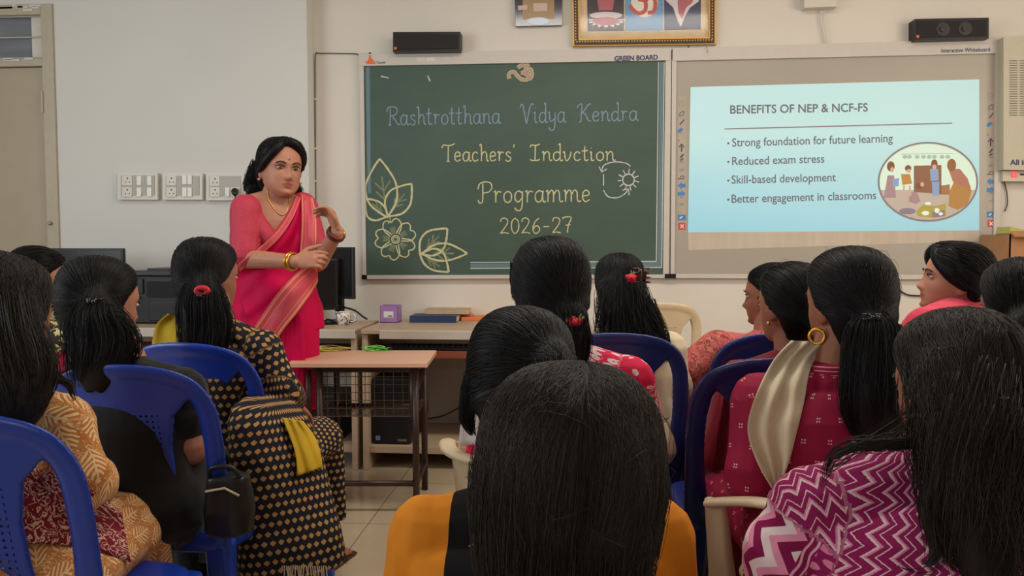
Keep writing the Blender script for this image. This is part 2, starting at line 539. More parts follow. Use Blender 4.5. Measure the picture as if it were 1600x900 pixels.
mb.build('clear_tape', plain('shiny_tape', (208, 208, 204), 0.1, 0.8), door)
hp = on_y(73, 160, yb)
MB().cyl((fx - .031, yb - .02, hp.z - .065), (fx - .031, yb - .02, hp.z + .065), .007).build('hinge', MAT_DOORFRAME, door)
kp = on_y(82, 349, yb)
MB().ell((kp.x, yb - .025, kp.z), (.012, .012, .012)).build('door_stop', MAT_METAL, door, smooth=True)

# ------------------------------------------------------------------ things on the wall
def W(q, off=0.0, wy=None):
    return on_y(q[0], q[1], (WALL_Y if wy is None else wy) - off)
def quad(q, u, v):
    """bilinear: q = TL, TR, BR, BL"""
    a, b, c, d = [np.array(t, float) for t in q]
    return (a * (1 - u) + b * u) * (1 - v) + (d * (1 - u) + c * u) * v
def prism(mb, pts, off0, off1, wy=None):
    """outline on the wall, from off0 to off1 in front of it"""
    f = [W(p, off1, wy) for p in pts]; b = [p + V((0, off1 - off0, 0)) for p in f]; n = len(f)
    mb.pydata(f + b, [tuple(range(n)), tuple(range(2 * n - 1, n - 1, -1))] + [(i, (i + 1) % n, n + (i + 1) % n, n + i) for i in range(n)])
    return mb
def ribbon(mb, pts, w, off, jitter=0.0, wy=None):
    p = [np.array(q, float) for q in pts]; n = len(p); L = []; R_ = []; off += random.random() * .0004
    for i in range(n):
        t = p[min(i + 1, n - 1)] - p[max(i - 1, 0)]; l = np.linalg.norm(t); t = t / l if l > 1e-6 else np.array((1., 0.))
        nn = np.array((-t[1], t[0])); ww = w * (1 + random.uniform(-jitter, jitter)) / 2
        L.append(W(p[i] + nn * ww, off + i * 2e-5, wy)); R_.append(W(p[i] - nn * ww, off + i * 2e-5, wy))
    mb.pydata(L + R_, [(i, i + 1, n + i + 1, n + i) for i in range(n - 1)])
    return mb
def write(mb, s, x0, x1, y0, y1, cap, off, bold=0.0, wy=None):
    """printed text from (x0, y0) to (x1, y1) along its baseline, cap height in picture pixels"""
    vs, fs = text_mesh(s, bold)
    mb.pydata([W((x0 + (x1 - x0) * v.x, y0 + (y1 - y0) * v.x - v.y / 0.729 * cap), off, wy) for v in vs], fs)
    return mb
def disc(mb, c, rx, ry, off0, off1, n=20, wy=None):
    return prism(mb, [(c[0] + rx * math.cos(2 * PI * k / n), c[1] + ry * math.sin(2 * PI * k / n)) for k in range(n)], off0, off1, wy)
def ringline(c, rx, ry, n=40):
    return [(c[0] + rx * math.cos(2 * PI * k / n), c[1] + ry * math.sin(2 * PI * k / n)) for k in range(n + 1)]

# green chalk board
gb = thing('green_chalkboard', 'green chalkboard with chalk lettering and drawn leaves, in an aluminium frame', 'chalkboard', W((805, 434)))
m = M('green_board_surface', 0.55, 0.35); (x, y, z), ov = m.obj()
n1 = m.noise(m.vec(x, y, z * 1.4), 1.6, 4, 0.55); n2 = m.noise(m.vec(x * 1.0, y, z * 5), 6, 4)
m.base(m.mix(n1 * 0.75 + n2 * 0.25, (50, 74, 63), (84, 102, 92))); MAT_GREEN = m.m
GI = [(567, 102), (1041, 93), (1037, 429), (571, 430)]
prism(MB(), GI, .004, .022).build('board_surface', MAT_GREEN, gb)
mb = MB()
prism(mb, [(560, 82), (1049, 75), (1048, 94), (561, 103)], 0, .034)
prism(mb, [(561, 102), (568, 102), (572, 432), (567, 432)], 0, .03); prism(mb, [(1040, 93), (1049, 93), (1045, 434), (1036, 432)], 0, .03)
prism(mb, [(567, 430), (1045, 429), (1045, 434.5), (567, 436)], 0, .036)
mb.build('frame', MAT_ALU, gb)
for c in ((569, 433), (1043, 431.5)):
    mb = MB(); prism(mb, [(c[0] - 4, c[1] - 3.5), (c[0] + 4, c[1] - 3.5), (c[0] + 4, c[1] + 3.5), (c[0] - 4, c[1] + 3.5)], .01, .042); mb.build('corner_cap', MAT_BLACK, gb)
write(MB(), 'GREEN BOARD', 960, 1028, 95.2, 92.8, 7.6, .0352, .03).build('lettering', MAT_NAVYINK, gb)
mb = MB(); prism(mb, [(651, 90), (664, 89.7), (664, 96), (651, 96.3)], .034, .0352); prism(mb, [(666, 89.6), (680, 89.3), (680, 95.6), (666, 95.9)], .034, .0352); mb.build_each('sticker', plain('pale_sticker', (214, 205, 196), .6), gb)
def logo(root, x, y):
    mb = MB(); prism(mb, [(x - 8, y + 2), (x - 4, y + 5), (x + 6, y + 5), (x + 6, y - 1), (x + 2, y - 4), (x + 1, y - 9), (x - 1, y - 9), (x - 2, y - 2), (x - 5, y + 1)], .034, .0353)
    mb.build('hand_logo', MAT_ORANGE, root)
    mb = MB(); disc(mb, (x, y - 12), 1.8, 1.4, .034, .0353, 10); mb.build('logo_dot', MAT_NAVYINK, root); mb = MB(); write(mb, 'i-Touch', x + 7, x + 24, y + 4.6, y + 4.2, 3.6, .0352, .02); mb.build('maker_lettering', MAT_NAVYINK, root)
logo(gb, 578, 95)
# chalk work
def chalk(name, c): return plain(name, c, 0.9, 0.1, var=0.18, scale=420)
CH_BLUE, CH_YEL, CH_WHITE = chalk('blue_chalk', (128, 150, 168)), chalk('yellow_chalk', (196, 192, 148)), chalk('white_chalk', (196, 200, 196))
CH_PINK = chalk('pink_chalk', (176, 146, 136)); CH_DUST = chalk('soft_chalk', (122, 132, 106)); CH_BAND = chalk('grey_blue_chalk', (104, 128, 134))
G = {
 'R': (.72, [[(.13, 0), (.15, .5), (.15, .95)], [(-.06, .72), (0, .93), (.2, 1.02), (.5, .98), (.6, .8), (.48, .58), (.16, .5)], [(.28, .5), (.48, .25), (.66, .02), (.78, .06)], [(.02, .0), (.22, .0)]]),
 'a': (.54, [[(.42, .48), (.25, .56), (.07, .42), (.06, .13), (.22, 0), (.38, .15), (.43, .5)], [(.44, .56), (.43, .12), (.5, 0), (.58, .06)]]),
 's': (.42, [[(.36, .46), (.2, .56), (.07, .45), (.17, .31), (.33, .21), (.34, .06), (.18, -.02), (.02, .08)]]),
 'h': (.54, [[(-.03, .92), (.08, 1.0), (.1, .5), (.1, 0)], [(.1, .33), (.25, .56), (.41, .48), (.43, .18), (.48, 0), (.56, .05)]]),
 't': (.38, [[(.14, .92), (.13, .15), (.22, 0), (.34, .07)], [(-.04, .6), (.32, .63)]]),
 'r': (.4, [[(0, .5), (.09, .55), (.1, 0)], [(.1, .33), (.22, .54), (.38, .5)]]),
 'o': (.5, [[(.25, .56), (.07, .4), (.08, .12), (.24, 0), (.42, .13), (.42, .42), (.25, .56)]]),
 'n': (.54, [[(0, .5), (.08, .55), (.09, 0)], [(.09, .33), (.25, .56), (.39, .48), (.41, .12), (.48, 0), (.56, .06)]]),
 'V': (.72, [[(-.1, .82), (0, 1.0), (.1, .9), (.28, .05), (.33, .03), (.5, .75), (.66, 1.02), (.78, .95)]]),
 'i': (.26, [[(0, .5), (.07, .55), (.07, .1), (.14, 0), (.23, .06)], [(.06, .8), (.09, .77)]]),
 'd': (.54, [[(.4, .47), (.25, .55), (.07, .42), (.06, .12), (.22, 0), (.4, .17)], [(.34, .97), (.42, 1.02), (.42, .1), (.5, 0), (.58, .06)]]),
 'y': (.5, [[(-.02, .5), (.06, .55), (.08, .2), (.2, .05), (.4, .22)], [(.42, .55), (.42, 0), (.35, -.36), (.15, -.42), (.03, -.26)]]),
 'K': (.74, [[(-.08, .8), (.02, .97), (.2, .98), (.16, .4), (.13, 0), (.02, .0)], [(.74, 1.0), (.58, .97), (.36, .66), (.17, .5)], [(.17, .5), (.38, .45), (.58, .06), (.74, .03)]]),
 'e': (.46, [[(.06, .28), (.36, .33), (.34, .5), (.2, .56), (.07, .42), (.06, .14), (.2, 0), (.4, .1)]]),
 'T': (.6, [[(-.1, .78), (0, .97), (.3, .94), (.6, 1.0), (.7, 1.08)], [(.3, .94), (.29, .4), (.29, 0)], [(.2, 0), (.38, 0)]]),
 'c': (.44, [[(.37, .45), (.22, .56), (.06, .4), (.06, .13), (.2, 0), (.4, .1)]]),
 "'": (.2, [[(.1, 1.0), (.05, .8)]]),
 'I': (.6, [[(-.02, .82), (.04, .97), (.3, .95), (.54, 1.04)], [(.28, .95), (.25, .03)], [(-.02, .08), (.1, .01), (.4, .02), (.52, .1)]]),
 'u': (.52, [[(-.02, .5), (.06, .55), (.12, .1), (.22, 0), (.38, .25), (.44, .56)]]),
 'P': (.64, [[(.14, .95), (.14, .2), (.08, 0), (-.06, .02), (-.08, .15)], [(-.1, .66), (-.02, .92), (.22, 1.02), (.52, .97), (.6, .74), (.45, .53), (.16, .48)]]),
 'g': (.52, [[(.4, .46), (.25, .56), (.07, .42), (.07, .15), (.22, .02), (.4, .2)], [(.43, .56), (.42, -.12), (.32, -.38), (.14, -.38), (.04, -.25)]]),
 'm': (.84, [[(0, .5), (.08, .55), (.09, 0)], [(.09, .33), (.23, .56), (.36, .48), (.37, 0)], [(.37, .33), (.52, .56), (.66, .48), (.68, .12), (.76, 0), (.86, .06)]]),
 '2': (.56, [[(.04, .75), (.1, .95), (.3, 1.0), (.46, .82), (.36, .5), (.04, .02)], [(.04, .02), (.28, .06), (.52, .0)]]),
 '0': (.56, [[(.27, 1), (.08, .75), (.08, .25), (.26, 0), (.46, .25), (.46, .75), (.27, 1)]]),
 '6': (.56, [[(.42, .97), (.2, .75), (.07, .35), (.14, .05), (.3, 0), (.46, .2), (.38, .45), (.2, .45), (.09, .25)]]),
 '-': (.5, [[(.05, .42), (.4, .42)]]),
 '7': (.56, [[(.04, .9), (.04, 1.0), (.5, 1.0), (.34, .5), (.28, 0)], [(.18, .5), (.46, .52)]]),
}
def chalk_word(mb, s, x0, x1, yb, cap, w=2.2, slope=0.0):
    w *= .88
    tot = sum(G[c][0] for c in s) + .06 * (len(s) - 1); k = (x1 - x0) / tot; x = 0
    for c in s:
        wd, st = G[c]
        for l in st:
            pts = [(x0 + (x + p[0]) * k, yb + slope * (x + p[0]) * k - p[1] * cap) for p in l]
            pts = cr(pts, 5) if len(pts) > 2 else [pts[0], ((pts[0][0] + pts[1][0]) / 2, (pts[0][1] + pts[1][1]) / 2), pts[1]]
            ribbon(mb, pts, w, .0232, .22)
        x += wd + .06
for a_ in (('Rashtrotthana', 606, 782, 195.5, 28, 2.0, -.015), ('Vidya', 815, 884, 192, 29, 2.0, -.015), ('Kendra', 904, 997, 190, 27, 2.0, -.02)):
    mb = MB(); chalk_word(mb, *a_); mb.build('chalk_word', CH_BLUE, gb)
mb = MB(); chalk_word(mb, "Teachers'", 693, 806, 252, 26, 2.1, -.004); mb.build('chalk_word', CH_YEL, gb); mb = MB(); chalk_word(mb, 'Induction', 829, 961, 251, 25, 2.1); mb.build('chalk_word', CH_YEL, gb)
mb = MB(); chalk_word(mb, 'Programme', 750, 923, 317, 32, 2.2, -.012); mb.build('chalk_word', CH_YEL, gb)
mb = MB(); chalk_word(mb, '2026-27', 781, 894, 365, 24, 2.0, -.012); mb.build('chalk_word', CH_YEL, gb)
def leaf(mb, base, tip, bulge, w=3.0):
    b, t = np.array(base, float), np.array(tip, float); d = t - b; n = np.array((-d[1], d[0]))
    for sgn, bl in ((1, bulge[0]), (-1, bulge[1])):
        ribbon(mb, cr([b, b + d * .25 + n * bl * .85 * sgn, b + d * .55 + n * bl * sgn, b + d * .82 + n * bl * .5 * sgn, t], 6), w, .0232, .2)
def veins(mb, base, tip, w=2.6):
    b, t = np.array(base, float), np.array(tip, float); d = t - b; n = np.array((-d[1], d[0]))
    ribbon(mb, [b + d * .25, b + d * .7], w, .0230, .2)
    for q in (.3, .45):
        for sg in (1, -1): ribbon(mb, [b + d * q, b + d * (q + .16) + n * .13 * sg], w, .0230, .3)
mb = MB(); mv = MB()
for b, t, bl in (((605, 340), (593, 248), (.22, .3)), ((606, 338), (643, 287), (.28, .32)), ((606, 338), (571, 310), (.2, .45)),
                 ((656, 397), (699, 357), (.33, .3)), ((660, 396), (730, 396), (.16, .22)), ((656, 397), (701, 425), (.2, .4))):
    leaf(mb, b, t, bl); veins(mv, b, t)
fc = (618, 374)
for k in range(5):
    a = PI / 2 + k * 2 * PI / 5 + .25
    pt = [(0.2, -.3), (.62, -.62), (.95, -.5), (1.0, -.22), (.88, 0), (1.0, .22), (.95, .5), (.62, .62), (.2, .3)]
    pts = [(fc[0] + 31 * (p[0] * math.cos(a) - p[1] * .75 * math.sin(a)), fc[1] - 31 * (p[0] * math.sin(a) + p[1] * .75 * math.cos(a))) for p in pt]
    ribbon(mb, cr(pts, 4), 2.0, .0232, .2)
    for q in (-.18, 0, .18): ribbon(mv, [(fc[0] + 9 * math.cos(a + q), fc[1] - 9 * math.sin(a + q)), (fc[0] + 20 * math.cos(a + q), fc[1] - 20 * math.sin(a + q))], 2.2, .0230, .3)
ribbon(mb, ringline(fc, 6, 6, 20), 1.8, .0232, .2); ribbon(mb, ringline(fc, 3.4, 3.4, 14), 1.2, .0232, .2)
ribbon(mb, [(609, 339), (610, 345), (606, 350)], 1.2, .0232)
mb.build('chalk_flower_drawing', CH_YEL, gb); mv.build_each('chalk_shading', CH_DUST, gb)
mb = MB()
ribbon(mb, [(574.5, 105), (577, 302)], 6, .0229, .1); ribbon(mb, [(735, 415.5), (1034, 414)], 8, .0229, .1); ribbon(mb, [(1034.5, 97), (1031, 417)], 7, .0229, .1)
mb.build_each('chalk_border_band', CH_BAND, gb)
mb = MB()
ribbon(mb, [(1029, 97), (1025.5, 408)], 1.3, .0232, .3); ribbon(mb, [(1038, 97), (1034, 418)], 1.3, .0232, .3); ribbon(mb, [(735, 410), (1026, 408.5)], 1.4, .0232, .3); ribbon(mb, [(735, 419.5), (1034, 418)], 1.4, .0232, .3)
mb.build_each('chalk_border_line', CH_WHITE, gb); mb = MB()
ribbon(mb, ringline((982, 281), 9, 9, 24), 2.0, .0234, .2)
for k in range(11):
    a = k * 2 * PI / 11 + .2; ribbon(mb, [(982 + 10.5 * math.cos(a), 281 + 10.5 * math.sin(a)), (982 + 17 * math.cos(a), 281 + 17 * math.sin(a))], 1.6, .0234, .3)
mb.build('chalk_sun', CH_WHITE, gb); mb = MB()
ribbon(mb, cr([(985, 260), (978, 255), (960, 253), (944, 258), (940, 268)], 6), 1.5, .0234, .3); ribbon(mb, [(936, 260), (940, 269), (948, 264)], 1.5, .0234)
ribbon(mb, [(943, 272), (943, 290)], 1.7, .0234, .2); ribbon(mb, cr([(943, 297), (950, 307), (964, 309), (976, 303), (981, 296)], 6), 1.6, .0234, .3); ribbon(mb, [(973, 297), (982, 295), (983, 305)], 1.6, .0234)
ribbon(mb, [(668, 118), (672, 127)], 2.5, .0234, .5); ribbon(mb, [(595, 119), (608, 122)], 1.5, .0234, .5)
mb.build_each('chalk_arrow', CH_WHITE, gb)
om1 = [[(796, 123), (795, 116), (802, 112), (808, 118), (815, 124), (824, 124), (826, 118), (819, 115)], [(809, 106), (815, 102), (822, 105), (820, 112), (815, 114), (822, 114), (826, 119)],
       [(822, 114), (828, 108), (831, 113), (830, 121), (826, 124)], [(815, 100), (821, 103), (827, 100)]]
mb = MB(); mo = MB()
for i_, l in enumerate(om1): ribbon(mo, cr(l, 6), 6.0, .0231 + i_ * .0003, .08); ribbon(mb, cr(l, 6), 3.6, .0246 + i_ * .0003, .08)
mo.build('symbol_outline', CH_YEL, gb); mb.build('om_symbol', CH_PINK, gb)

# interactive whiteboard with the projected slide
wb = thing('interactive_whiteboard', 'interactive whiteboard showing a projected slide about benefits, in a grey frame', 'whiteboard', W((1305, 435)))
m = M('whiteboard_surface', 0.35, 0.4); _, ov = m.obj(); m.base(m.mix(m.noise(ov, 3), (160, 154, 143), (168, 162, 150))); MAT_WB = m.m
prism(MB(), [(1056, 94), (1558, 82), (1555, 431), (1053, 429)], .004, .022).build('board_surface', MAT_WB, wb)
mb = MB()
prism(mb, [(1051, 75), (1567, 60), (1567, 83), (1051, 95)], 0, .036); prism(mb, [(1050, 94), (1057, 94), (1054, 432), (1048, 432)], 0, .032)
prism(mb, [(1556, 82), (1567, 82), (1562, 436), (1552, 434)], 0, .034); prism(mb, [(1048, 428), (1562, 430), (1562, 437), (1048, 434.5)], 0, .036)
mb.build('frame', MAT_ALU, wb)
mb = MB(); prism(mb, [(1048, 428), (1056, 428), (1056, 435), (1048, 435)], .01, .042); mb.build('corner_cap', MAT_BLACK, wb)
write(MB(), 'Interactive Whiteboard', 1471, 1547, 82.2, 80.2, 6.6, .0372, .01).build('lettering', MAT_NAVYINK, wb)
logo(wb, 1076, 85)
SQ = [(1079, 136), (1530, 124), (1530, 360), (1075, 363)]
m = M('slide_light', 0.5, 0.2); (x, y, z), ov = m.obj(); c = m.mix((z * 1.6 - 0.35) + (m.noise(ov, 1.3) - 0.5) * 0.6, (152, 210, 232), (186, 226, 232)); m.base(c); m.emit(c, 0.16); MAT_SLIDE = m.m
sl = prism(MB(), SQ, .022, .0228).build('projected_slide', MAT_SLIDE, wb)
m = M('slide_floor_light', 0.5, 0.2); (x, y, z), ov = m.obj(); c = m.mix(m.noise(m.vec(x * 6, y, z * 0.6), 4), (176, 164, 148), (200, 188, 170)); m.base(c); m.emit(c, 0.05)
prism(MB(), [(1075, 363), (1530, 360), (1530, 377), (1076, 391)], .022, .0226).build('slide_lower_strip', m.m, wb)
def glow(name, c, e=0.2):
    m = M(name, 0.6, 0.1); m.base(c); m.emit(c, e); return m.m
SL_INK, SL_GREY = glow('slide_ink', (112, 108, 118), .12), glow('slide_line', (142, 126, 132), .12)
mb = MB()
write(mb, 'BENEFITS OF NEP & NCF-FS', 1141, 1356, 177.5, 174, 13.5, .0236, .014)
mb.build('slide_heading', SL_INK, sl)
for s, x0, x1, y0, y1 in (('Strong foundation for future learning', 1144, 1395, 229, 222), ('Reduced exam stress', 1144, 1288, 258, 254), ('Skill-based development', 1143, 1306, 287, 283), ('Better engagement in classrooms', 1143, 1369, 317, 311)):
    mb = MB(); write(mb, s, x0, x1, y0, y1, 13.5, .0236, .006); mb.build('slide_text_line', SL_INK, sl); disc(MB(), (1138, y0 - 5), 1.8, 1.8, .0228, .0236, 10).build('slide_bullet', SL_INK, sl)
ribbon(MB(), [(1132, 201.5), (1310, 197), (1488, 192.5)], 1.8, .0236).build('slide_rule', SL_GREY, sl)
ic = thing  # (the picture on the slide)
EC, ERX, ERY = (1450, 284), 77, 61
def el(a0=0, a1=2 * PI, k=1.0, n=44): return [(EC[0] + ERX * k * math.cos(a0 + (a1 - a0) * i / n), EC[1] + ERY * k * math.sin(a0 + (a1 - a0) * i / n)) for i in range(n + 1)]
pic = disc(MB(), EC, ERX, ERY, .0228, .0234, 48).build('slide_picture', glow('picture_wall', (204, 228, 214), .25), sl)
def part_px(name, polys, c, off, e=.18):
    g = glow(name + '_colour', c, e)
    for p in polys: prism(MB(), p, .0234, off).build(name, g, pic)
fl = [p for p in el(0.21, PI - 0.21)]
part_px('picture_floor', [fl], (188, 178, 168), .0238, .14)
part_px('picture_board', [[(1428, 259), (1471, 258), (1471, 303), (1428, 300)]], (146, 108, 88), .0240, .12)
part_px('picture_desk', [[(1470, 290), (1484, 288), (1484, 304), (1468, 304)]], (166, 124, 92), .0240, .12)
el_ = lambda c, rx, ry, n=14: [(c[0] + rx * math.cos(2 * PI * k / n), c[1] + ry * math.sin(2 * PI * k / n)) for k in range(n)]
part_px('picture_seated_adult', [[(1481, 262), (1490, 262), (1508, 275), (1518, 298), (1512, 320), (1496, 328), (1482, 322), (1484, 298), (1490, 286)]], (178, 138, 84), .0243, .12)
part_px('picture_shawl', [[(1488, 264), (1500, 264), (1512, 279), (1517, 294), (1500, 290), (1488, 282)]], (178, 124, 110), .0245, .12)
part_px('picture_headwear', [el_((1487, 258), 7, 10)], (150, 108, 76), .0246, .12)
part_px('picture_child_dress', [[(1387, 274), (1397, 274), (1400, 309), (1381, 309)], [(1421, 300), (1433, 300), (1438, 314), (1432, 319), (1420, 315)]], (168, 142, 148), .0243, .12)
part_px('picture_child_top', [[(1408, 272), (1422, 272), (1425, 287), (1410, 289)]], (188, 142, 82), .0243, .12)
part_px('picture_blue_clothes', [[(1394, 280), (1405, 278), (1404, 291), (1395, 292)], [(1453, 264), (1466, 264), (1467, 282), (1454, 283)], [(1456, 284), (1468, 284), (1467, 306), (1457, 306)]], (140, 166, 204), .0245, .14)
part_px('picture_hair', [el_((1392, 260), 6, 8), el_((1419, 263), 5, 5), el_((1460, 256), 5, 7), el_((1436, 291), 5, 5)], (132, 96, 78), .0246, .1)
part_px('picture_faces', [el_((1394, 265), 3, 4), el_((1420, 267), 3.4, 3), el_((1460, 261), 3.4, 4), el_((1441, 288), 3, 3.6), [(1383, 310), (1388, 310), (1388, 322), (1385, 322)], [(1411, 290), (1414, 290), (1413, 306), (1411, 306)], [(1420, 290), (1423, 290), (1424, 306), (1421, 306)]], (206, 176, 156), .0247, .14)
part_px('picture_mats', [[(1432, 330), (1442, 320), (1462, 322), (1478, 318), (1478, 337), (1458, 340), (1434, 338)]], (172, 166, 84), .0241, .12)
part_px('picture_toys', [el_((1446, 333), 6, 3.6), el_((1464, 329), 4, 4), el_((1470, 334), 3.4, 2.6), el_((1450, 318), 5, 2.4)], (226, 232, 226), .0244, .2)
part_px('picture_mat_shadow_cloth', [[(1456, 331), (1476, 328), (1476, 338), (1457, 340)], el_((1418, 330), 13, 5)], (142, 132, 148), .0242, .1)
part_px('picture_bunting', [[(1408, 240.6), (1489, 239), (1489, 240), (1408, 241.6)]] + [el_((x_, 245), 3.6, 3) for x_ in (1414, 1421, 1433, 1443, 1452, 1460, 1472, 1481)], (168, 190, 178), .0240, .15)
ribbon(MB(), ringline(EC, ERX, ERY, 60), 2.6, .0250).build('picture_ring', SL_GREY, pic)
# tool icons down both sides of the whiteboard
IC = {'grey': plain('icon_grey', (150, 146, 142), .6), 'dark': plain('icon_dark', (70, 72, 84), .6), 'blue': plain('icon_blue', (76, 128, 190), .6), 'red': plain('icon_red', (208, 66, 70), .6), 'pink': plain('icon_pink', (206, 150, 150), .6), 'pale': plain('icon_strip', (172, 163, 146), .5), 'white': plain('icon_white', (225, 222, 216), .5)}
def icons(x, y0, k):
    st = prism(MB(), [(x - 6, y0 - 12), (x + 7, y0 - 12.4), (x + 7, y0 + 203 * k), (x - 6, y0 + 203 * k)], .022, .0226).build('icon_strip', IC['pale'], wb)
    def pt(l): return [(x + a, y0 + b * k) for a, b in l]
    g = MB(); ribbon(g, ringline((x, y0), 4.5, 4.5, 16), 1, .0232); ribbon(g, pt([(-3, 0), (3, 0)]), 1, .0232)
    for yy in (93, 106, 148, 160): ribbon(g, pt([(-3, yy), (3, yy - 1)]), 4, .0232)
    g.build_each('icon', IC['grey'], st)
    d = MB(); ribbon(d, pt([(-4, 16), (2, 12), (4, 12), (3, 19), (-4, 18), (-2, 22)]), 1.2, .0232); ribbon(d, pt([(-3, 33), (1, 29), (4, 25)]), 1.8, .0232)
    ribbon(d, pt([(-5, 58), (-4, 59)]), 2, .0232); ribbon(d, pt([(0, 76), (0, 64)]), 2, .0232); ribbon(d, pt([(-4, 69), (0, 64), (4, 69)]), 1.8, .0232)
    ribbon(d, pt([(-2, 86), (3, 80)]), 2.4, .0232); ribbon(d, pt([(-2, 90), (3, 87)]), 2, .0232); ribbon(d, ringline((x + 1, y0 + 117 * k), 3, 2.4, 12), 1, .0232); ribbon(d, pt([(-6, 119), (-2, 119)]), 1.2, .0232)
    d.build_each('icon', IC['dark'], st)
    b = MB(); prism(b, pt([(-6, 42), (-1, 38), (3, 41), (-2, 46), (-6, 46)]), .0226, .0233)
    prism(b, pt([(-6, 130), (0, 124), (0, 127), (6, 127), (6, 133), (0, 133), (0, 136)]), .0226, .0233); prism(b, pt([(6, 143), (0, 137), (0, 140), (-6, 140), (-6, 146), (0, 146), (0, 149)]), .0226, .0233)
    prism(b, pt([(-6, 176), (6.5, 176), (6.5, 185), (-6, 185)]), .0226, .0233); b.build_each('icon', IC['blue'], st)
    p = MB(); prism(p, pt([(-1, 38), (5, 34), (7, 36), (3, 41)]), .0226, .0233); p.build_each('icon', IC['pink'], st)
    r = MB(); prism(r, pt([(-5, 189), (6, 189), (6, 200), (-5, 200)]), .0226, .0233); r.build_each('icon', IC['red'], st)
    w = MB(); ribbon(w, pt([(-2, 191.5), (3.5, 197.5)]), 1.6, .0238); ribbon(w, pt([(3.5, 191.5), (-2, 197.5)]), 1.6, .0238); ribbon(w, pt([(-3, 182), (1, 179)]), 2, .0238); w.build_each('icon', IC['white'], st)
icons(1065, 162, .985); icons(1548, 151, 1.02)

# switchboards, plug, wires
def switchboard(x0, x1, y0, y1, layout, label):
    t = thing('switchboard', label, 'switchboard', W(((x0 + x1) / 2, y1), 0, LEFT_Y), 0, 'switchboards on the left wall')
    prism(MB(), [(x0, y0), (x1, y0), (x1, y1), (x0, y1)], 0, .030, LEFT_Y).build('box', MAT_WHITEPL, t)
    prism(MB(), [(x0 + 5, y0 + 4), (x1 - 5, y0 + 4), (x1 - 5, y1 - 7), (x0 + 5, y1 - 7)], .03, .034, LEFT_Y).build('face_plate', MAT_GREYPL, t)
    for kind, cx, cy in layout:
        if kind == 's':
            prism(MB(), [(cx - 3.4, cy - 7), (cx + 3.4, cy - 7), (cx + 3.4, cy + 7), (cx - 3.4, cy + 7)], .034, .039, LEFT_Y).build('switch', MAT_WHITEPL2, t)
        else:
            o = prism(MB(), [(cx - 8, cy - 7.5), (cx + 7, cy - 7.5), (cx + 7, cy + 7.5), (cx - 8, cy + 7.5)], .034, .037, LEFT_Y).build('socket', MAT_WHITEPL, t)
            mb = MB()
            for dx, dy, r_ in ((0, -3.4, 1.3), (-3, 2.5, 1.0), (3, 2.5, 1.0)): disc(mb, (cx + dx, cy + dy), r_, r_, .037, .0374, 10, LEFT_Y)
            mb.build('socket_hole', MAT_BLACK, o)
        
switchboard(184, 246, 270, 312, [('k', 199, 282), ('k', 199, 300), ('s', 217, 282), ('s', 233, 282), ('s', 217, 300), ('s', 233, 300)], 'white switchboard nearest the door, leftmost of three on the wall')
switchboard(254, 316, 271, 312, [('k', 268, 282), ('k', 268, 300), ('s', 288, 281), ('s', 296, 281), ('s', 288, 300), ('s', 296, 300)], 'white switchboard in the middle of the three on the wall')
switchboard(322, 381, 271, 313, [('k', 336, 283), ('k', 336, 300), ('s', 355, 300), ('k', 368, 300)], 'white switchboard behind the presenter with a black plug in it')
t = thing('power_plug', 'black plug and cord in the switchboard behind the presenter', 'plug', W((367, 301), .04, LEFT_Y))
MB().tube([W((367, 298), .037, LEFT_Y), W((367, 299), .055, LEFT_Y), W((367, 302), .075, LEFT_Y), W((367.5, 306), .085, LEFT_Y)], [.014, .022, .018, .007], 12).build('plug_body', MAT_BLACK, t, smooth=True)
MB().tube(cr([W((367.5, 306), .085, LEFT_Y), W((368, 320), .08, LEFT_Y), W((372, 360), .05, LEFT_Y), W((380, 470), .03, LEFT_Y)], 6), .0035, 6).build('cord', MAT_BLACK, t, smooth=True)
ow = .006
mb = MB(); mb.tube([W(p, ow) for p in cr([(560, 86), (556, 84), (530, 83.5), (500, 83.5), (493, 86), (492.5, 130), (492.8, 230), (493.5, 330), (495, 440), (496, 480)], 4)], .0035, 6)
cw = thing('wall_cable', 'thin dark cable clipped down the wall left of the chalkboard', 'cable', W((493, 300)))
mb.build('wire', plain('cable_grey', (92, 88, 84), .5), cw, smooth=True)
for yy in (155, 232, 283, 360):
    MB().box(W((491, yy + 1), .012), W((495.5, yy - 1), 0) + V((0, .0, 0))).build('clip', MAT_WHITEPL2, cw)
t = MB().tube([W(p, .012) for p in cr([(1378, 420), (1392, 436), (1402, 450), (1414, 459), (1428, 462), (1450, 462)], 5)], .0045, 6).build('loose_cable', MAT_BLACK, None, W((1400, 450)), True)
tag(t, 'thin dark cable hanging below the whiteboard beside the profile woman', 'cable')

# speakers, pictures, box and cabinet
def speaker(q, depth, label, cones):
    cx = (q[0][0] + q[1][0]) / 2
    t = thing('wall_speaker', label, 'speaker', W((cx, q[2][1])), 0, 'wall speakers above the boards')
    prism(MB(), q, .0, depth).build('cabinet', MAT_BLACK, t)
    i = [quad(q, u, v) for u, v in ((.03, .12), (.97, .12), (.97, .88), (.03, .88))]
    prism(MB(), i, depth, depth + .004).build('grille', plain('speaker_cloth', (34, 32, 32), .8, var=.25, scale=300), t)
    for u in cones:
        c = quad(q, u, .5); mb = MB(); rc = abs(q[2][1] - q[1][1]) * .33
        for k, (r0, o_) in enumerate(((rc, .0035), (rc * .8, .002), (rc * .4, .004))): disc(mb, c, r0, r0, depth, depth + .003 + o_ * (k + 1), 24)
        mb.build('cone', plain('speaker_cone', (44, 42, 42), .35), t)
    mb = MB(); c = quad(q, .035, .82); prism(mb, [(c[0] - 2, c[1] - 2), (c[0] + 2, c[1] - 2), (c[0] + 2, c[1] + 2), (c[0] - 2, c[1] + 2)], depth + .004, depth + .006); mb.build('maker_badge', MAT_ORANGE, t)
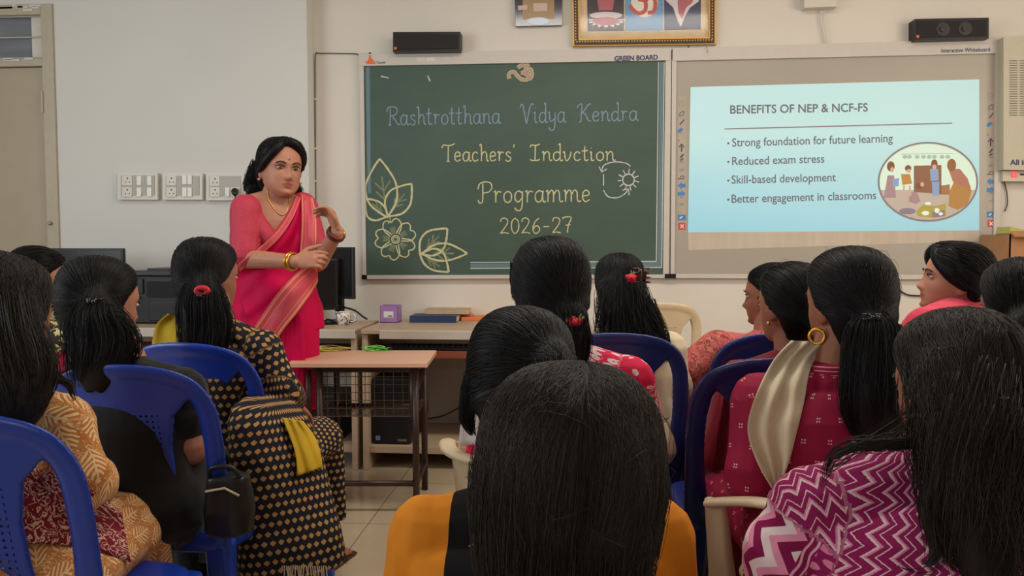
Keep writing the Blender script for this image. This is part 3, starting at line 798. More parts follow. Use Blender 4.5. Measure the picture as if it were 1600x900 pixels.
speaker([(614, 50), (719, 49.5), (719, 79.5), (614, 81)], .09, 'black wall speaker above the green chalkboard', ())
speaker([(1430, 29.5), (1545, 27.5), (1545, 60), (1430, 63)], .09, 'black wall speaker above the interactive whiteboard', (.38, .68))
# framed triptych
pf = thing('framed_picture', 'gold and black framed picture of three panels hung above the boards', 'picture', W((1006, 71)))
q = [(893, -62), (1119, -66), (1119, 69), (895, 72)]
gold, dkf = plain('gold_beading', (172, 132, 66), .35, metal=.6), plain('dark_frame', (52, 36, 26), .4)
def framebar(a, b, o0, o1, mat, root, name):
    """a, b: outer and inner inset in pixels"""
    ins = lambda d: [(q[0][0] + d, q[0][1] + d), (q[1][0] - d, q[1][1] + d), (q[2][0] - d, q[2][1] - d), (q[3][0] + d, q[3][1] - d)]
    A, B = ins(a), ins(b); mb = MB()
    for i in range(4): prism(mb, [A[i], A[(i + 1) % 4], B[(i + 1) % 4], B[i]], o0, o1)
    return mb.build(name, mat, root)
framebar(0, 2.5, 0, .03, gold, pf, 'outer_gold_edge'); framebar(2.5, 9, 0, .038, dkf, pf, 'dark_frame'); framebar(9, 12, 0, .03, gold, pf, 'inner_gold_edge')
mb = MB()
for i in range(50): disc(mb, (901.5 + i * 4.3, 65.2 - i * .06), 1.2, 1.0, .038, .041, 8)
for i in range(14):
    disc(mb, (899.5 - i * .01, 62 - i * 4.6), 1.0, 1.2, .038, .041, 8); disc(mb, (1113, 60 - i * 4.6), 1.0, 1.2, .038, .041, 8)
mb.build('beading', gold, pf)
ins = lambda d: [(q[0][0] + d, q[0][1] + d), (q[1][0] - d, q[1][1] + d), (q[2][0] - d, q[2][1] - d), (q[3][0] + d, q[3][1] - d)]
prism(MB(), ins(11), .004, .012).build('mount', plain('cream_mount', (206, 182, 146), .7), pf)
ART = dict(dark=plain('art_dark', (52, 40, 50), .4), rose=plain('art_rose', (170, 88, 100), .4), white=plain('art_white', (206, 196, 198), .4), sky=plain('art_blue', (96, 142, 186), .4), pale=plain('art_pale', (216, 214, 196), .4), navy=plain('art_navy', (46, 54, 84), .4), red=plain('art_red', (186, 70, 60), .4))
p1 = prism(MB(), [(917, -40), (974.5, -41), (975, 48), (918, 49)], .012, .014).build('left_panel', ART['dark'], pf)
mb = MB(); 
for k in range(9): 
    a = PI + k * PI / 8; prism(mb, [(947, 31), (947 + 26 * math.cos(a - .14), 31 - 9 * math.sin(a - .14)), (947 + 30 * math.cos(a), 31 - 13 * math.sin(a)), (947 + 26 * math.cos(a + .14), 31 - 9 * math.sin(a + .14))], .014, .015)
disc(mb, (947, 24), 26, 5.5, .014, .0152, 20); mb.build('lotus', ART['white'], p1)
mb = MB(); disc(mb, (947, 33), 21, 6.5, .014, .0156, 20); prism(mb, [(933, 0), (938, -20), (956, -20), (960, 0), (957, 16), (936, 16)], .014, .0154); mb.build('rose_cloth', ART['rose'], p1)
p2 = prism(MB(), [(976.5, -41), (1036, -42), (1036, 47), (977, 48)], .012, .014).build('middle_panel', ART['sky'], pf)
mb = MB()
for k in range(28):
    a = k * 2 * PI / 28; prism(mb, [(1007 + 5 * math.cos(a - .1), 4 + 5 * math.sin(a - .1)), (1007 + 36 * math.cos(a) * .78, 4 + 34 * math.sin(a)), (1007 + 5 * math.cos(a + .1), 4 + 5 * math.sin(a + .1))], .014, .0146)
disc(mb, (1007, 4), 21, 23, .014, .0148, 28); mb.build('sun_rays', ART['pale'], p2)
mb = MB()
for l in ([(992, -10), (1000, -16), (1007, -10), (1002, -1), (998, -1), (1008, 2), (1008, 16), (998, 21), (988, 14), (984, 8)], [(1007, 4), (1014, -4), (1022, -2), (1024, 8), (1021, 18), (1012, 20)], [(1006, -24), (1012, -18), (1020, -24)]): ribbon(mb, cr(l, 6), 6, .0153)
mb.build('om_symbol', ART['red'], p2)
p3 = prism(MB(), [(1037.5, -42), (1095, -43), (1095, 46), (1038, 47)], .012, .014).build('right_panel', ART['navy'], pf)
mb = MB(); prism(mb, [(1040, 0), (1058, -30), (1085, -30), (1092, 2), (1078, 12), (1070, 26), (1064, 42), (1058, 30), (1052, 12)], .014, .0148); mb.build('pale_shape', ART['white'], p3)
mb = MB(); prism(mb, [(1058, -10), (1072, -20), (1086, -8), (1082, 4), (1072, 12), (1066, 30), (1060, 20)], .0148, .0154); mb.build('rose_shape', ART['rose'], p3)
m = M('picture_glass', .05, .5); tr_n = m.new('ShaderNodeBsdfTransparent'); gl_n = m.new('ShaderNodeBsdfGlossy'); gl_n.inputs['Roughness'].default_value = .08
mx_n = m.new('ShaderNodeMixShader'); mx_n.inputs[0].default_value = .012
m.nt.links.new(tr_n.outputs[0], mx_n.inputs[1]); m.nt.links.new(gl_n.outputs[0], mx_n.inputs[2]); m.nt.links.new(mx_n.outputs[0], m.nt.nodes['Material Output'].inputs['Surface'])
prism(MB(), ins(11.5), .018, .020).build('glass_pane', m.m, pf)
sf = thing('small_frame', 'small dark glossy frame with a reflected lamp, left of the framed picture', 'picture', W((841, 40)))
q2 = [(802, -60), (880, -62), (878, 39), (806, 41)]
prism(MB(), q2, 0, .03).build('frame', plain('glossy_dark_frame', (54, 56, 66), .12, .6), sf)
prism(MB(), [(816, -50), (866, -51), (866, 29), (817, 30)], .03, .031).build('brown_print', plain('brown_print', (150, 120, 78), .25), sf)
mb = MB(); prism(mb, [(833, 5), (855, 5), (855, 17), (834, 18)], .031, .0316); prism(mb, [(809, 9), (824, 8), (824, 15), (810, 16)], .031, .0316); mb.build('printed_labels', plain('printed_label', (196, 170, 160), .4), sf)
disc(MB(), (841, 33), 17, 6, .030, .0318, 20).build('painted_lamp_reflection', plain('painted_lamp_reflection', (190, 204, 226), .2), sf)  # pale oval: the lamp's reflection in the gloss, painted in as colour
bx = thing('ceiling_cable_box', 'white junction box at the top edge with cords hanging from it', 'box', W((1282, 11)))
prism(MB(), [(1256, -22), (1307, -23), (1308, 10), (1257, 12)], 0, .07).build('box', MAT_WHITEPL, bx)
for pts in ([(1283, 11), (1282, 30), (1287, 52), (1291, 78)], [(1289, 11), (1286, 28), (1290, 50), (1293, 76)]):
    MB().tube([W(p, .02) for p in cr(pts, 5)], .003, 6).build('cord', MAT_WHITEPL, bx, smooth=True)
o = tag(MB().tube([W(p, .045) for p in cr([(1102, 66), (1104, 74), (1106, 80), (1104, 82)], 4)], .0016, 5).build('hanging_thread', plain('thread', (150, 136, 116), .8), None, W((1103, 70)), True), 'short thread dangling from the framed picture over the whiteboard corner', 'thread')
cab = thing('wall_unit', 'pale grey slotted wall unit with "All in" lettering at the right edge', 'cabinet', W((1620, 266)))
xr = 1690
prism(MB(), [(1568, 58), (xr, 54), (xr, 268), (1568, 265)], 0, .10).build('body', plain('unit_body', (186, 180, 160), .5, var=.02), cab)
mb = MB()
for i in range(24):
    for j_ in range(3): ribbon(mb, [(1577 + j_ * 16, 95 + i * 3.7), (1590 + j_ * 16, 95 + i * 3.7)], 1.4, .1004)
mb.build('slots', plain('slot_shade', (110, 106, 94), .7), cab)
write(MB(), 'All in', 1578, 1605, 257.6, 257.4, 8.4, .1006, .03).build('lettering', MAT_NAVYINK, cab)
lo = thing('switch_panel', 'pale panel with a red lit switch below the slotted wall unit', 'panel', W((1620, 284)))
prism(MB(), [(1567, 267), (xr, 269), (xr, 284), (1567, 283)], 0, .06).build('panel', plain('panel_body', (196, 190, 172), .5, var=.02), lo)
mled = M('lit_red_switch', .3); mled.base((235, 40, 48)); mled.emit((255, 60, 70), 1.2)
prism(MB(), [(1581, 269), (1589, 269), (1589, 277), (1581, 277)], .06, .066).build('red_switch', mled.m, lo)
prism(MB(), [(1594, 271), (1606, 271), (1606, 274), (1594, 274)], .06, .061).build('print', MAT_NAVYINK, lo)
tag(MB().tube([W(p, .01) for p in cr([(1569, 283), (1573, 300), (1574, 318), (1570, 330)], 5)], .003, 6).build('thin_cable', MAT_BLACK, None, W((1572, 300)), True), 'thin curved cable hanging below the panel at the right edge', 'cable')
# cardboard box on a tall stand behind the audience at right
zc = 4.35
ca = P(1572, 440, zc)
cb_ = thing('cardboard_box', 'open brown cardboard box with papers at the right edge', 'box', (ca.x + .2, WALL_Y - .2, on_y(1580, 452, WALL_Y - .3).z))
mcard = plain('cardboard', (168, 122, 84), .8, var=.08)
bz0, bz1 = cb_.location.z, on_y(1585, 366, WALL_Y - .32).z
bx0 = on_y(1574, 400, WALL_Y - .32).x
mb = MB(); y0, y1 = WALL_Y - .34, WALL_Y - .04
mb.box((bx0, y0, bz0), (bx0 + .45, y0 + .006, bz1)); mb.box((bx0, y1, bz0), (bx0 + .45, y1 + .006, bz1)); mb.box((bx0, y0, bz0), (bx0 + .006, y1, bz1)); mb.box((bx0 + .444, y0, bz0), (bx0 + .45, y1, bz1)); mb.box((bx0, y0, bz0), (bx0 + .45, y1, bz0 + .006))
mb.build('carton', mcard, cb_)
MB().box((bx0, y0 - .05, bz1 - .003), (bx0 + .45, y0 + .006, bz1 + .003), 0, Matrix.Rotation(.5, 3, 'X')).build('flap', mcard, cb_)
tag(MB().box((bx0 + .01, y0 + .03, bz1 - .02), (bx0 + .19, y0 + .17, bz1 + .02), .003, Matrix.Rotation(.25, 3, 'Y')).build('paper_packet', plain('olive_paper', (176, 172, 96), .7), None, (bx0 + .1, y0 + .1, bz1 - .02)), 'olive and white paper packet lying in the open cardboard box', 'paper')
st = thing('tall_stand', 'narrow stand carrying the cardboard box at the right edge', 'stand', (bx0 + .22, WALL_Y - .2, 0))
MB().box((bx0 - .02, y0 - .02, bz0 - .03), (bx0 + .47, y1 + .02, bz0 - .001), .004).build('stand_top', MAT_LAM, st)
for dx in (0, .42):
    for dy in (0, .28): MB().box((bx0 + dx, y0 + dy, 0), (bx0 + dx + .03, y0 + dy + .03, bz0 - .03), .003).build('leg', MAT_LAM, st)
pp = W((1567, 440), .06)
tag(MB().cyl((pp.x, pp.y, on_y(1567, 450, WALL_Y - .06).z), (pp.x, pp.y, on_y(1567, 362, WALL_Y - .06).z), .008).build('rolled_paper', plain('white_roll', (214, 210, 204), .6), None, (pp.x, pp.y, on_y(1567, 450, WALL_Y - .06).z), True), 'thin white roll standing between the whiteboard and the cardboard box', 'paper roll')

# ------------------------------------------------------------------ computer desks along the wall
def floor_at(px, py): return on_z(px, py, 0.0)
DF = on_z(575, 735, 0.0).y              # front of the desks
DT = 0.761
DB = WALL_Y - .03
def desk(x0, x1, label, back=True, yb_=None):
    yb_ = DB if yb_ is None else yb_
    t = thing('computer_desk', label, 'desk', ((x0 + x1) / 2, (DF + yb_) / 2, 0), 0, 'computer desks along the wall')
    MB().box((x0, DF - .02, DT - .025), (x1, yb_, DT), .004).build('desk_top', MAT_LAM, t)
    MB().box((x0 + .10, DF - .024, DT - .05), (x1 - .0, DF - .004, DT - .004), .003).build('front_edge', MAT_EDGE, t)
    for a in (x0, x1 - .03): MB().box((a, DF, 0), (a + .03, yb_, DT - .025), .003).build('side_panel', MAT_LAM, t)
    MB().box((x0 + .03, DF + .01, DT - .155), (x1 - .03, DF + .30, DT - .115), .004).build('keyboard_tray', MAT_REDWOOD, t)
    MB().box((x0 + .03, DF + .02, .09), (x1 - .03, yb_ - .03, .13), .003).build('lower_shelf', MAT_LAM, t)
    MB().box((x0 + .03, yb_ - .03, DT - .30), (x1 - .03, yb_ - .012, DT - .025)).build('back_panel', MAT_EDGE, t)
    return t
xa = on_y(566, 600, DF).x
desk(xa, xa + 1.08, 'beige computer desk under the green chalkboard holding books and purple holder')
xb1 = on_y(562, 600, DF).x - .035
xb1 = xa - .03
desk(xb1 - 1.0, xb1, 'beige computer desk behind the presenter with two black screens', yb_=LEFT_Y - .03)
desk(xb1 - 2.2, xb1 - 1.02, 'beige computer desk on the left under the printer', yb_=LEFT_Y - .03)
def on_desk(px, py): return on_z(px, py, DT)
# things on the right-hand desk
a = on_desk(611, 503)
pen = thing('pen_holder', 'purple square pen holder with a white label on the desk', 'pen holder', (a.x, a.y, DT))
mpur = plain('purple_plastic', (152, 112, 168), .35)
mb = MB(); w_ = .052; h_ = .098
for lo, hi in (((-w_, -w_, 0), (w_, w_, .006)), ((-w_, -w_, 0), (w_, -w_ + .004, h_)), ((-w_, w_ - .004, 0), (w_, w_, h_)), ((-w_, -w_, 0), (-w_ + .004, w_, h_)), ((w_ - .004, -w_, 0), (w_, w_, h_))):
    mb.box(V(lo) + pen.location, V(hi) + pen.location, .0015)
mb.build('holder', mpur, pen)
lb = MB().box(V((-.03, -w_ - .001, .03)) + pen.location, V((.026, -w_, .066)) + pen.location).build('paper_label', plain('label_white', (204, 204, 204), .6), pen)
MB().box(V((-.005, -w_ - .0016, .034)) + pen.location, V((.02, -w_ - .001, .044)) + pen.location).build('green_print', plain('green_print', (92, 142, 88), .6), lb)
def book(px0, px1, py, z0, th, depth, cover, page, label, name='book', rz=0.0, group=None):
    c0 = on_z(px0, py, z0); c1 = on_z(px1, py, z0); L = (c1 - c0).length
    t = thing(name, label, 'book', ((c0.x + c1.x) / 2, c0.y + depth / 2, z0), rz, group)
    def bx(lo, hi, nm, mt, b=.002):
        o = MB().box(lo, hi, b).build(nm, mt, None); o.parent = t; return o
    bx((-L / 2, -depth / 2, 0), (L / 2, depth / 2, .003), 'cover', cover); bx((-L / 2, -depth / 2, th - .003), (L / 2, depth / 2, th), 'cover', cover)
    bx((-L / 2, -depth / 2, 0), (L / 2, -depth / 2 + .003, th), 'spine', cover)
    bx((-L / 2 + .003, -depth / 2 + .003, .003), (L / 2 - .003, depth / 2 - .004, th - .003), 'pages', page, 0)
    return t
mnavy, mpage, mcream = plain('navy_cover', (36, 56, 92), .5), plain('book_pages', (206, 188, 154), .8, var=.12, scale=200), plain('cream_cover', (186, 162, 132), .6)
book(640, 714, 504, DT, .038, .19, mnavy, mpage, 'thick navy book lying on the desk by the purple holder')
book(664, 732, 491, DT + .0385, .030, .15, mcream, mpage, 'cream book on top of the navy book', rz=.03)
mor, mpk, myel = plain('orange_paper', (212, 120, 72), .7), plain('pink_paper', (220, 128, 116), .7), plain('yellow_file', (222, 164, 66), .7)
def sheetstack(px, py, w, d, th, mt, name, label, rz=0.0):
    a = on_desk(px, py)
    t = MB().box((-w / 2, -d / 2, 0), (w / 2, d / 2, th), .003, Matrix.Rotation(.0, 3, 'X')).build(name, mt, None)
    t.location = (a.x, a.y, DT); t.rotation_euler = (0, 0, rz); return tag(t, label, 'paper')
sheetstack(737, 500, .14, .12, .022, mor, 'orange_booklet', 'orange booklet sticking out right of the navy book', .3)
o = sheetstack(731, 498, .075, .1, .01, mpk, 'pink_notepad', 'pink notepad lying on the orange booklet', .1); o.location.z = DT + .0225
sheetstack(775, 498, .17, .13, .025, myel, 'yellow_file', 'yellow file on the desk, right of the orange booklet', -.35)
kb = thing('keyboard', 'black keyboard on the red-brown tray under the desk top', 'keyboard', ((xa + .5), DF + .1, DT - .115))
MB().box((xa + .12, DF + .02, DT - .1148), (xa + .62, DF + .16, DT - .098), .004).build('keyboard_body', MAT_BLACK, kb)
mb = MB()
for r_ in range(4):
    for c_ in range(17): mb.box((xa + .135 + c_ * .028, DF + .03 + r_ * .03, DT - .098), (xa + .135 + c_ * .028 + .022, DF + .03 + r_ * .03 + .024, DT - .090), .002)
mb.build('keys', plain('dark_keys', (36, 36, 38), .5), kb)
def tower(x0, x1, y0, y1, z0, h, label):
    t = thing('computer_tower', label, 'computer', ((x0 + x1) / 2, (y0 + y1) / 2, z0), 0, 'computer towers on the desk shelves')
    MB().box((x0, y0 + .012, z0), (x1, y1, z0 + h), .006).build('case', MAT_BLACK, t)
    MB().box((x0 + .004, y0, z0 + .004), (x1 - .004, y0 + .012, z0 + h - .004), .004).build('front_panel', plain('tower_front', (30, 30, 33), .3), t)
    w = x1 - x0
    MB().box((x0 + .02, y0 - .003, z0 + h * .80), (x1 - .02, y0, z0 + h * .88), .002).build('drive_bay', MAT_BLACK, t)
    MB().box((x0 + .02, y0 - .002, z0 + h * .06), (x0 + .045, y0, z0 + h * .13)).build('sticker', plain('blue_sticker', (110, 130, 160), .4), t)
    MB().box((x1 - .07, y0 - .002, z0 + h * .05), (x1 - .02, y0, z0 + h * .085)).build('badge', MAT_METAL, t)
tx0 = on_y(581, 640, DF + .05).x; tx1 = on_y(641, 640, DF + .05).x
th_ = on_y(600, 592, DF + .05).z - .13
tower(tx0, tx1, DF + .05, DF + .40, .131, th_, 'black computer tower on the shelf under the desk by the mesh table')
tx1 = on_y(531, 640, DF + .08).x
tower(tx1 - .19, tx1, DF + .06, DF + .36, .131, th_ * .72, 'black computer tower behind the left legs of the school table')
for pts, lab in (([(655, 580), (664, 605), (668, 640), (662, 668), (656, 690)], 'dark cable hanging behind the right legs of the school table'), ([(664, 655), (690, 650), (712, 640), (730, 628)], 'thin cable running along the wall toward the bun-haired woman')):
    mb = MB().tube([W(p, .03) for p in cr(pts, 5)], .003, 6); tag(mb.build('power_cable', MAT_BLACK, None, W(pts[0], .03), True), lab, 'cable')
# things on the desk behind the presenter
def monitor(c, w, h, rz, label, stand=True, tilt=0.0, z=None):
    t = thing('computer_monitor', label, 'monitor', c, rz, 'black computer screens')
    def bx(lo, hi, nm, mt, b=.004):
        o = MB().box(lo, hi, b).build(nm, mt, None); o.parent = t; return o
    bx((-w / 2, -.012, z), (w / 2, .012, z + h), 'housing', MAT_BLACK)
    bx((-w / 2 + .014, -.0145, z + .018), (w / 2 - .014, -.012, z + h - .014), 'screen', MAT_SCREEN, 0)
    bx((-.03, .012, .02), (.03, .035, z + h * .5), 'stand', MAT_BLACK)
    mb = MB(); mb.lathe([(0, .0), (.085, 0), (.085, .008), (.04, .018), (0, .02)], (0, .02, 0)); o = mb.build('foot', MAT_BLACK, None); o.parent = t
ym = LEFT_Y - .18
c1 = on_y(530, 470, ym); zz = on_y(530, 466, ym).z - DT; hh = on_y(530, 386, ym).z - on_y(530, 466, ym).z
monitor((on_y(526, 470, ym).x, ym, DT), .30, hh, math.radians(-32), 'black monitor behind the presenter, nearer the chalkboard', z=zz)
ym2 = ym - .15
monitor((on_y(482, 470, ym2).x - .06, ym2, DT), .44, on_y(500, 405, ym2).z - on_y(500, 486, ym2).z, math.radians(28), 'black monitor half hidden by the presenter\'s saree', z=on_y(500, 486, ym2).z - DT)
a = on_desk(510, 507)
ms = thing('computer_mouse', 'black computer mouse beside the white cup', 'mouse', (a.x, a.y, DT)); MB().ell((a.x, a.y, DT + .012), (.05, .035, .022)).build('shell', MAT_BLACK, ms, smooth=True)
MB().box((a.x - .004, a.y - .035, DT + .03), (a.x + .004, a.y - .015, DT + .036)).build('wheel', MAT_GREYPL, ms)
a = on_desk(536, 508)
cp = thing('tea_cup', 'white patterned tea cup on the desk corner behind the presenter', 'cup', (a.x, a.y, DT))
m = M('patterned_china', .15, .5); _, ov = m.obj(); m.base(m.mix(m.noise(ov, 55, 2).gt(.58), (216, 210, 200), (120, 100, 110))); MAT_CHINA = m.m
MB().lathe([(0, 0), (.026, 0), (.03, .012), (.042, .035), (.047, .075), (.044, .075), (.039, .036), (.024, .012), (0, .01)], cp.location, 28).build('cup_bowl', MAT_CHINA, cp, smooth=True)
MB().tube([V((a.x + .042 + q[0], a.y, DT + q[1])) for q in cr([(0, .02), (.022, .024), (.03, .045), (.018, .06), (.002, .06)], 5)], .004, 8).build('handle', MAT_CHINA, cp, smooth=True)
mb = MB().tube([on_y(p[0], p[1], ym) for p in cr([(516, 468), (523, 474), (532, 479)], 4)], .007, 8); mb.tube([on_y(p[0], p[1], ym) for p in cr([(532, 479), (545, 482), (556, 486), (566, 494), (574, 499)], 4)], .0055, 8)
tag(mb.build('video_cable', MAT_BLACK, None, on_y(545, 482, ym), True), 'black cable from the monitor curving over the desk behind the cup', 'cable')
# printer and monitor on the left desk
yp = LEFT_Y - .36
x0, x1 = on_y(197, 450, yp).x, on_y(285, 450, yp).x; zt = on_y(230, 423, yp).z
x1 = x0 + .44
pr = thing('printer', 'large black printer on the left desk behind the seated women', 'printer', ((x0 + x1) / 2, yp + .15, DT))
mb = MB(); mb.box((x0, yp + .01, DT), (x1, yp + .32, zt - .03), .012); mb.build('body', MAT_BLACK, pr)
MB().box((x0 - .002, yp, zt - .03), (x1 + .002, yp + .32, zt), .008).build('lid', plain('printer_lid', (40, 40, 44), .35), pr)
MB().box((x0 + .12, yp + .002, zt - .15), (x1 - .03, yp + .01, zt - .06)).build('paper_slot', plain('deep_black', (10, 10, 11), .7), pr)
MB().box((x0 + .02, yp + .0, zt - .13), (x0 + .10, yp + .011, zt - .045), .004).build('control_panel', plain('printer_panel', (34, 34, 37), .25), pr)
MB().box((x0 + .13, yp + .0, DT + .02), (x1 - .03, yp + .011, zt - .17), .004).build('paper_tray', plain('printer_tray', (28, 28, 31), .35), pr)
MB().box((x0 + .08, yp + .08, zt), (x1 - .02, yp + .28, zt + .012), .004).build('scanner_cover', plain('scan_cover', (52, 52, 56), .4), pr)
xm = on_y(196, 440, yp).x
monitor((xm - .27, yp + .0, DT), .54, on_y(150, 388, yp).z - DT - .1, 0.0, 'wide black monitor on the left desk beside the printer', z=.1)

# ------------------------------------------------------------------ school table with a mesh tray
ZT = 3.52
tl, tr_ = P(448, 562, ZT), P(668, 567, ZT)
TH = tr_.z; tl.z = TH
br_, bl_ = on_z(693, 543.5, TH), on_z(497, 541.5, TH)
sc_ = thing('school_table', 'small oak-topped table on dark metal legs with a wire tray under it', 'table', ((tl.x + br_.x) / 2, (tl.y + br_.y) / 2, 0))
fy, by = (tl.y + tr_.y) / 2, (bl_.y + br_.y) / 2
ex = (tr_ - tl).normalized(); ey = V((-ex.y, ex.x, 0)); DP = min(.42, (br_ - tr_).dot(ey)); WD = (tr_ - tl).length
def T_(u, v, z): return tl.xy.to_3d() + ex * u + ey * v + V((0, 0, z))
rotz_ = Matrix(((ex.x, ey.x, 0), (ex.y, ey.y, 0), (0, 0, 1)))
def tb(u0, v0, z0, u1, v1, z1, name, mat, bev=.003, par=None):
    mb = MB(); c = T_((u0 + u1) / 2, (v0 + v1) / 2, (z0 + z1) / 2); d = V(((u1 - u0) / 2, (v1 - v0) / 2, (z1 - z0) / 2))
    mb.box(c - d, c + d, bev, rotz_); return mb.build(name, mat, par or sc_)
tb(0, 0, TH - .022, WD, DP, TH, 'table_top', MAT_OAK)
lx0, lx1, ly0, ly1 = .13, WD - .06, .045, DP - .03
frame = tb(lx0 - .03, ly0, TH - .05, lx1 + .01, ly0 + .025, TH - .022, 'top_rail', MAT_BROWNMETAL)
tb(lx0, ly1, TH - .05, lx1, ly1 + .025, TH - .022, 'top_rail', MAT_BROWNMETAL)
for u in (lx0, lx1):
    for v in (ly0, ly1):
        MB().tube([T_(u, v + .01, TH - .03), T_(u, v + .01, 0)], .0155, 12).build('leg', MAT_BROWNMETAL, sc_, smooth=True)
    MB().tube([T_(u, ly0 + .01, .13), T_(u, ly1 + .01, .13)], .013, 10).build('side_rail', MAT_BROWNMETAL, sc_, smooth=True)
MB().tube([T_(lx0, ly0 + .01, .135), T_(lx1, ly0 + .01, .135)], .0135, 10).build('foot_rail', MAT_BROWNMETAL, sc_, smooth=True)
MB().tube([T_(lx0, ly1 + .01, TH - .27), T_(lx1, ly1 + .01, TH - .27)], .012, 10).build('rear_rail', MAT_BROWNMETAL, sc_, smooth=True)
for u in (lx0 - .05, lx1 - .015):       # U-shaped hoops carrying the tray
    MB().tube([T_(u, ly0 + .01, TH - .04)] + [T_(u, q[0], q[1]) for q in cr([(ly0 + .012, TH - .2), (ly0 + .02, TH - .245), (ly0 + .06, TH - .26), (ly1 - .04, TH - .26), (ly1, TH - .24)], 4)], .014, 10).build('tray_hoop', MAT_BROWNMETAL, sc_, smooth=True)
MB().tube([T_(lx1 - .015, ly0 + .02, TH - .19), T_(lx1, ly1 + .01, TH - .11)], .009, 8).build('brace', MAT_BROWNMETAL, sc_, smooth=True)
mb = MB(); u0, u1 = lx0 - .05, lx1 - .015
for i in range(12):
    u = u0 + (u1 - u0) * i / 11
    mb.tube([T_(u, ly0 + .01, TH - .05), T_(u, ly0 + .012, TH - .25), T_(u, ly1, TH - .265)], .0016, 5)
for k in range(6): mb.tube([T_(u0, ly0 + .011, TH - .07 - k * .036), T_(u1, ly0 + .011, TH - .07 - k * .036)], .0016, 5)
for k in range(1, 9): mb.tube([T_(u0, ly0 + .011 + k * .035, TH - .252 - k * .0015), T_(u1, ly0 + .011 + k * .035, TH - .252 - k * .0015)], .0016, 5)
mb.build('wire_tray', MAT_WIRE, sc_)
# strips lying on the table
def strips(px, py, n, cols, name, label, seed, wx=.075, band=.006):
    rr = random.Random(seed); a = on_z(px, py, TH); t = thing(name, label, 'ribbons', (a.x, a.y, TH))
    for i in range(n):
        pts = []; ph = rr.random() * 6; r0 = wx * rr.uniform(.6, 1.05); r1 = .028 * rr.uniform(.5, 1.2); ox, oy = rr.uniform(-.012, .012), rr.uniform(-.01, .01)
        for k in range(26):
            an = ph + k / 25 * 2 * PI * rr.uniform(.96, 1.0); w = 1 + .2 * math.sin(3 * an + ph)
            pts.append(V((a.x + ox + r0 * w * math.cos(an), a.y + oy + r1 * 1.6 * w * math.sin(an), TH + .004 + i * .0028 + .003 * math.sin(2 * an + i))))
        mb = MB(); v, f = tube_geo(pts, [(.0012, band)] * len(pts), 6, False, V((0, 0, 1))); mb.pydata(v, f); mb.build('strip', cols[i % len(cols)], t, smooth=True)
    return t
ylw = [plain('yellow_ribbon', (214, 204, 96), .6), plain('pale_yellow_ribbon', (224, 216, 140), .6)]
grn = [plain('green_ribbon', (84, 196, 62), .5), plain('light_green_ribbon', (140, 222, 110), .5)]
strips(519, 547, 5, ylw, 'yellow_ribbons', 'yellow paper ribbons in a loose coil on the school table', 4)
g_ = strips(587, 547, 6, grn, 'green_ribbons', 'bright green ribbons with a dark clip on the school table', 9, .06)
a = on_z(606, 547, TH); MB().box((a.x - .02, a.y - .008, TH), (a.x + .022, a.y + .008, TH + .014), .003).build('clip', MAT_BLACK, g_)

# ------------------------------------------------------------------ plastic chairs
def chair_plastic(name, c):
    m = M(name, .32, .5); (x, y, z), ov = m.obj()
    m.base(m.mix(m.noise(ov, 7), tuple(v * .94 for v in c), tuple(min(255, v * 1.05) for v in c))); m.bump(m.noise(ov, 160, 2), .04)
    return m
def perforated(name, c):
    m = chair_plastic(name, c); (x, y, z), ov = m.obj()
    gx = ((x + 10.0) / .0145).fract() - .5; gz = ((z + 10.0) / .0145).fract() - .5
    hole = (gx * gx + gz * gz).lt(.045) * x.abs().lt(.085) * z.gt(.50) * z.lt(.79)
    tr = m.new('ShaderNodeBsdfTransparent'); mx = m.new('ShaderNodeMixShader'); out = m.nt.nodes['Material Output']
    m.nt.links.new(hole.k, mx.inputs[0]); m.nt.links.new(m.b.outputs[0], mx.inputs[1]); m.nt.links.new(tr.outputs[0], mx.inputs[2]); m.nt.links.new(mx.outputs[0], out.inputs['Surface'])
    return m.m
BLUE = ((22, 56, 158)); NAVY = ((16, 36, 96)); CREAM = ((206, 188, 156))
def yback(x, z): return -.185 - (z - .42) * .20 - .030 * max(0, 1 - (x / .2) ** 2) * min(1, (z - .42) / .2)
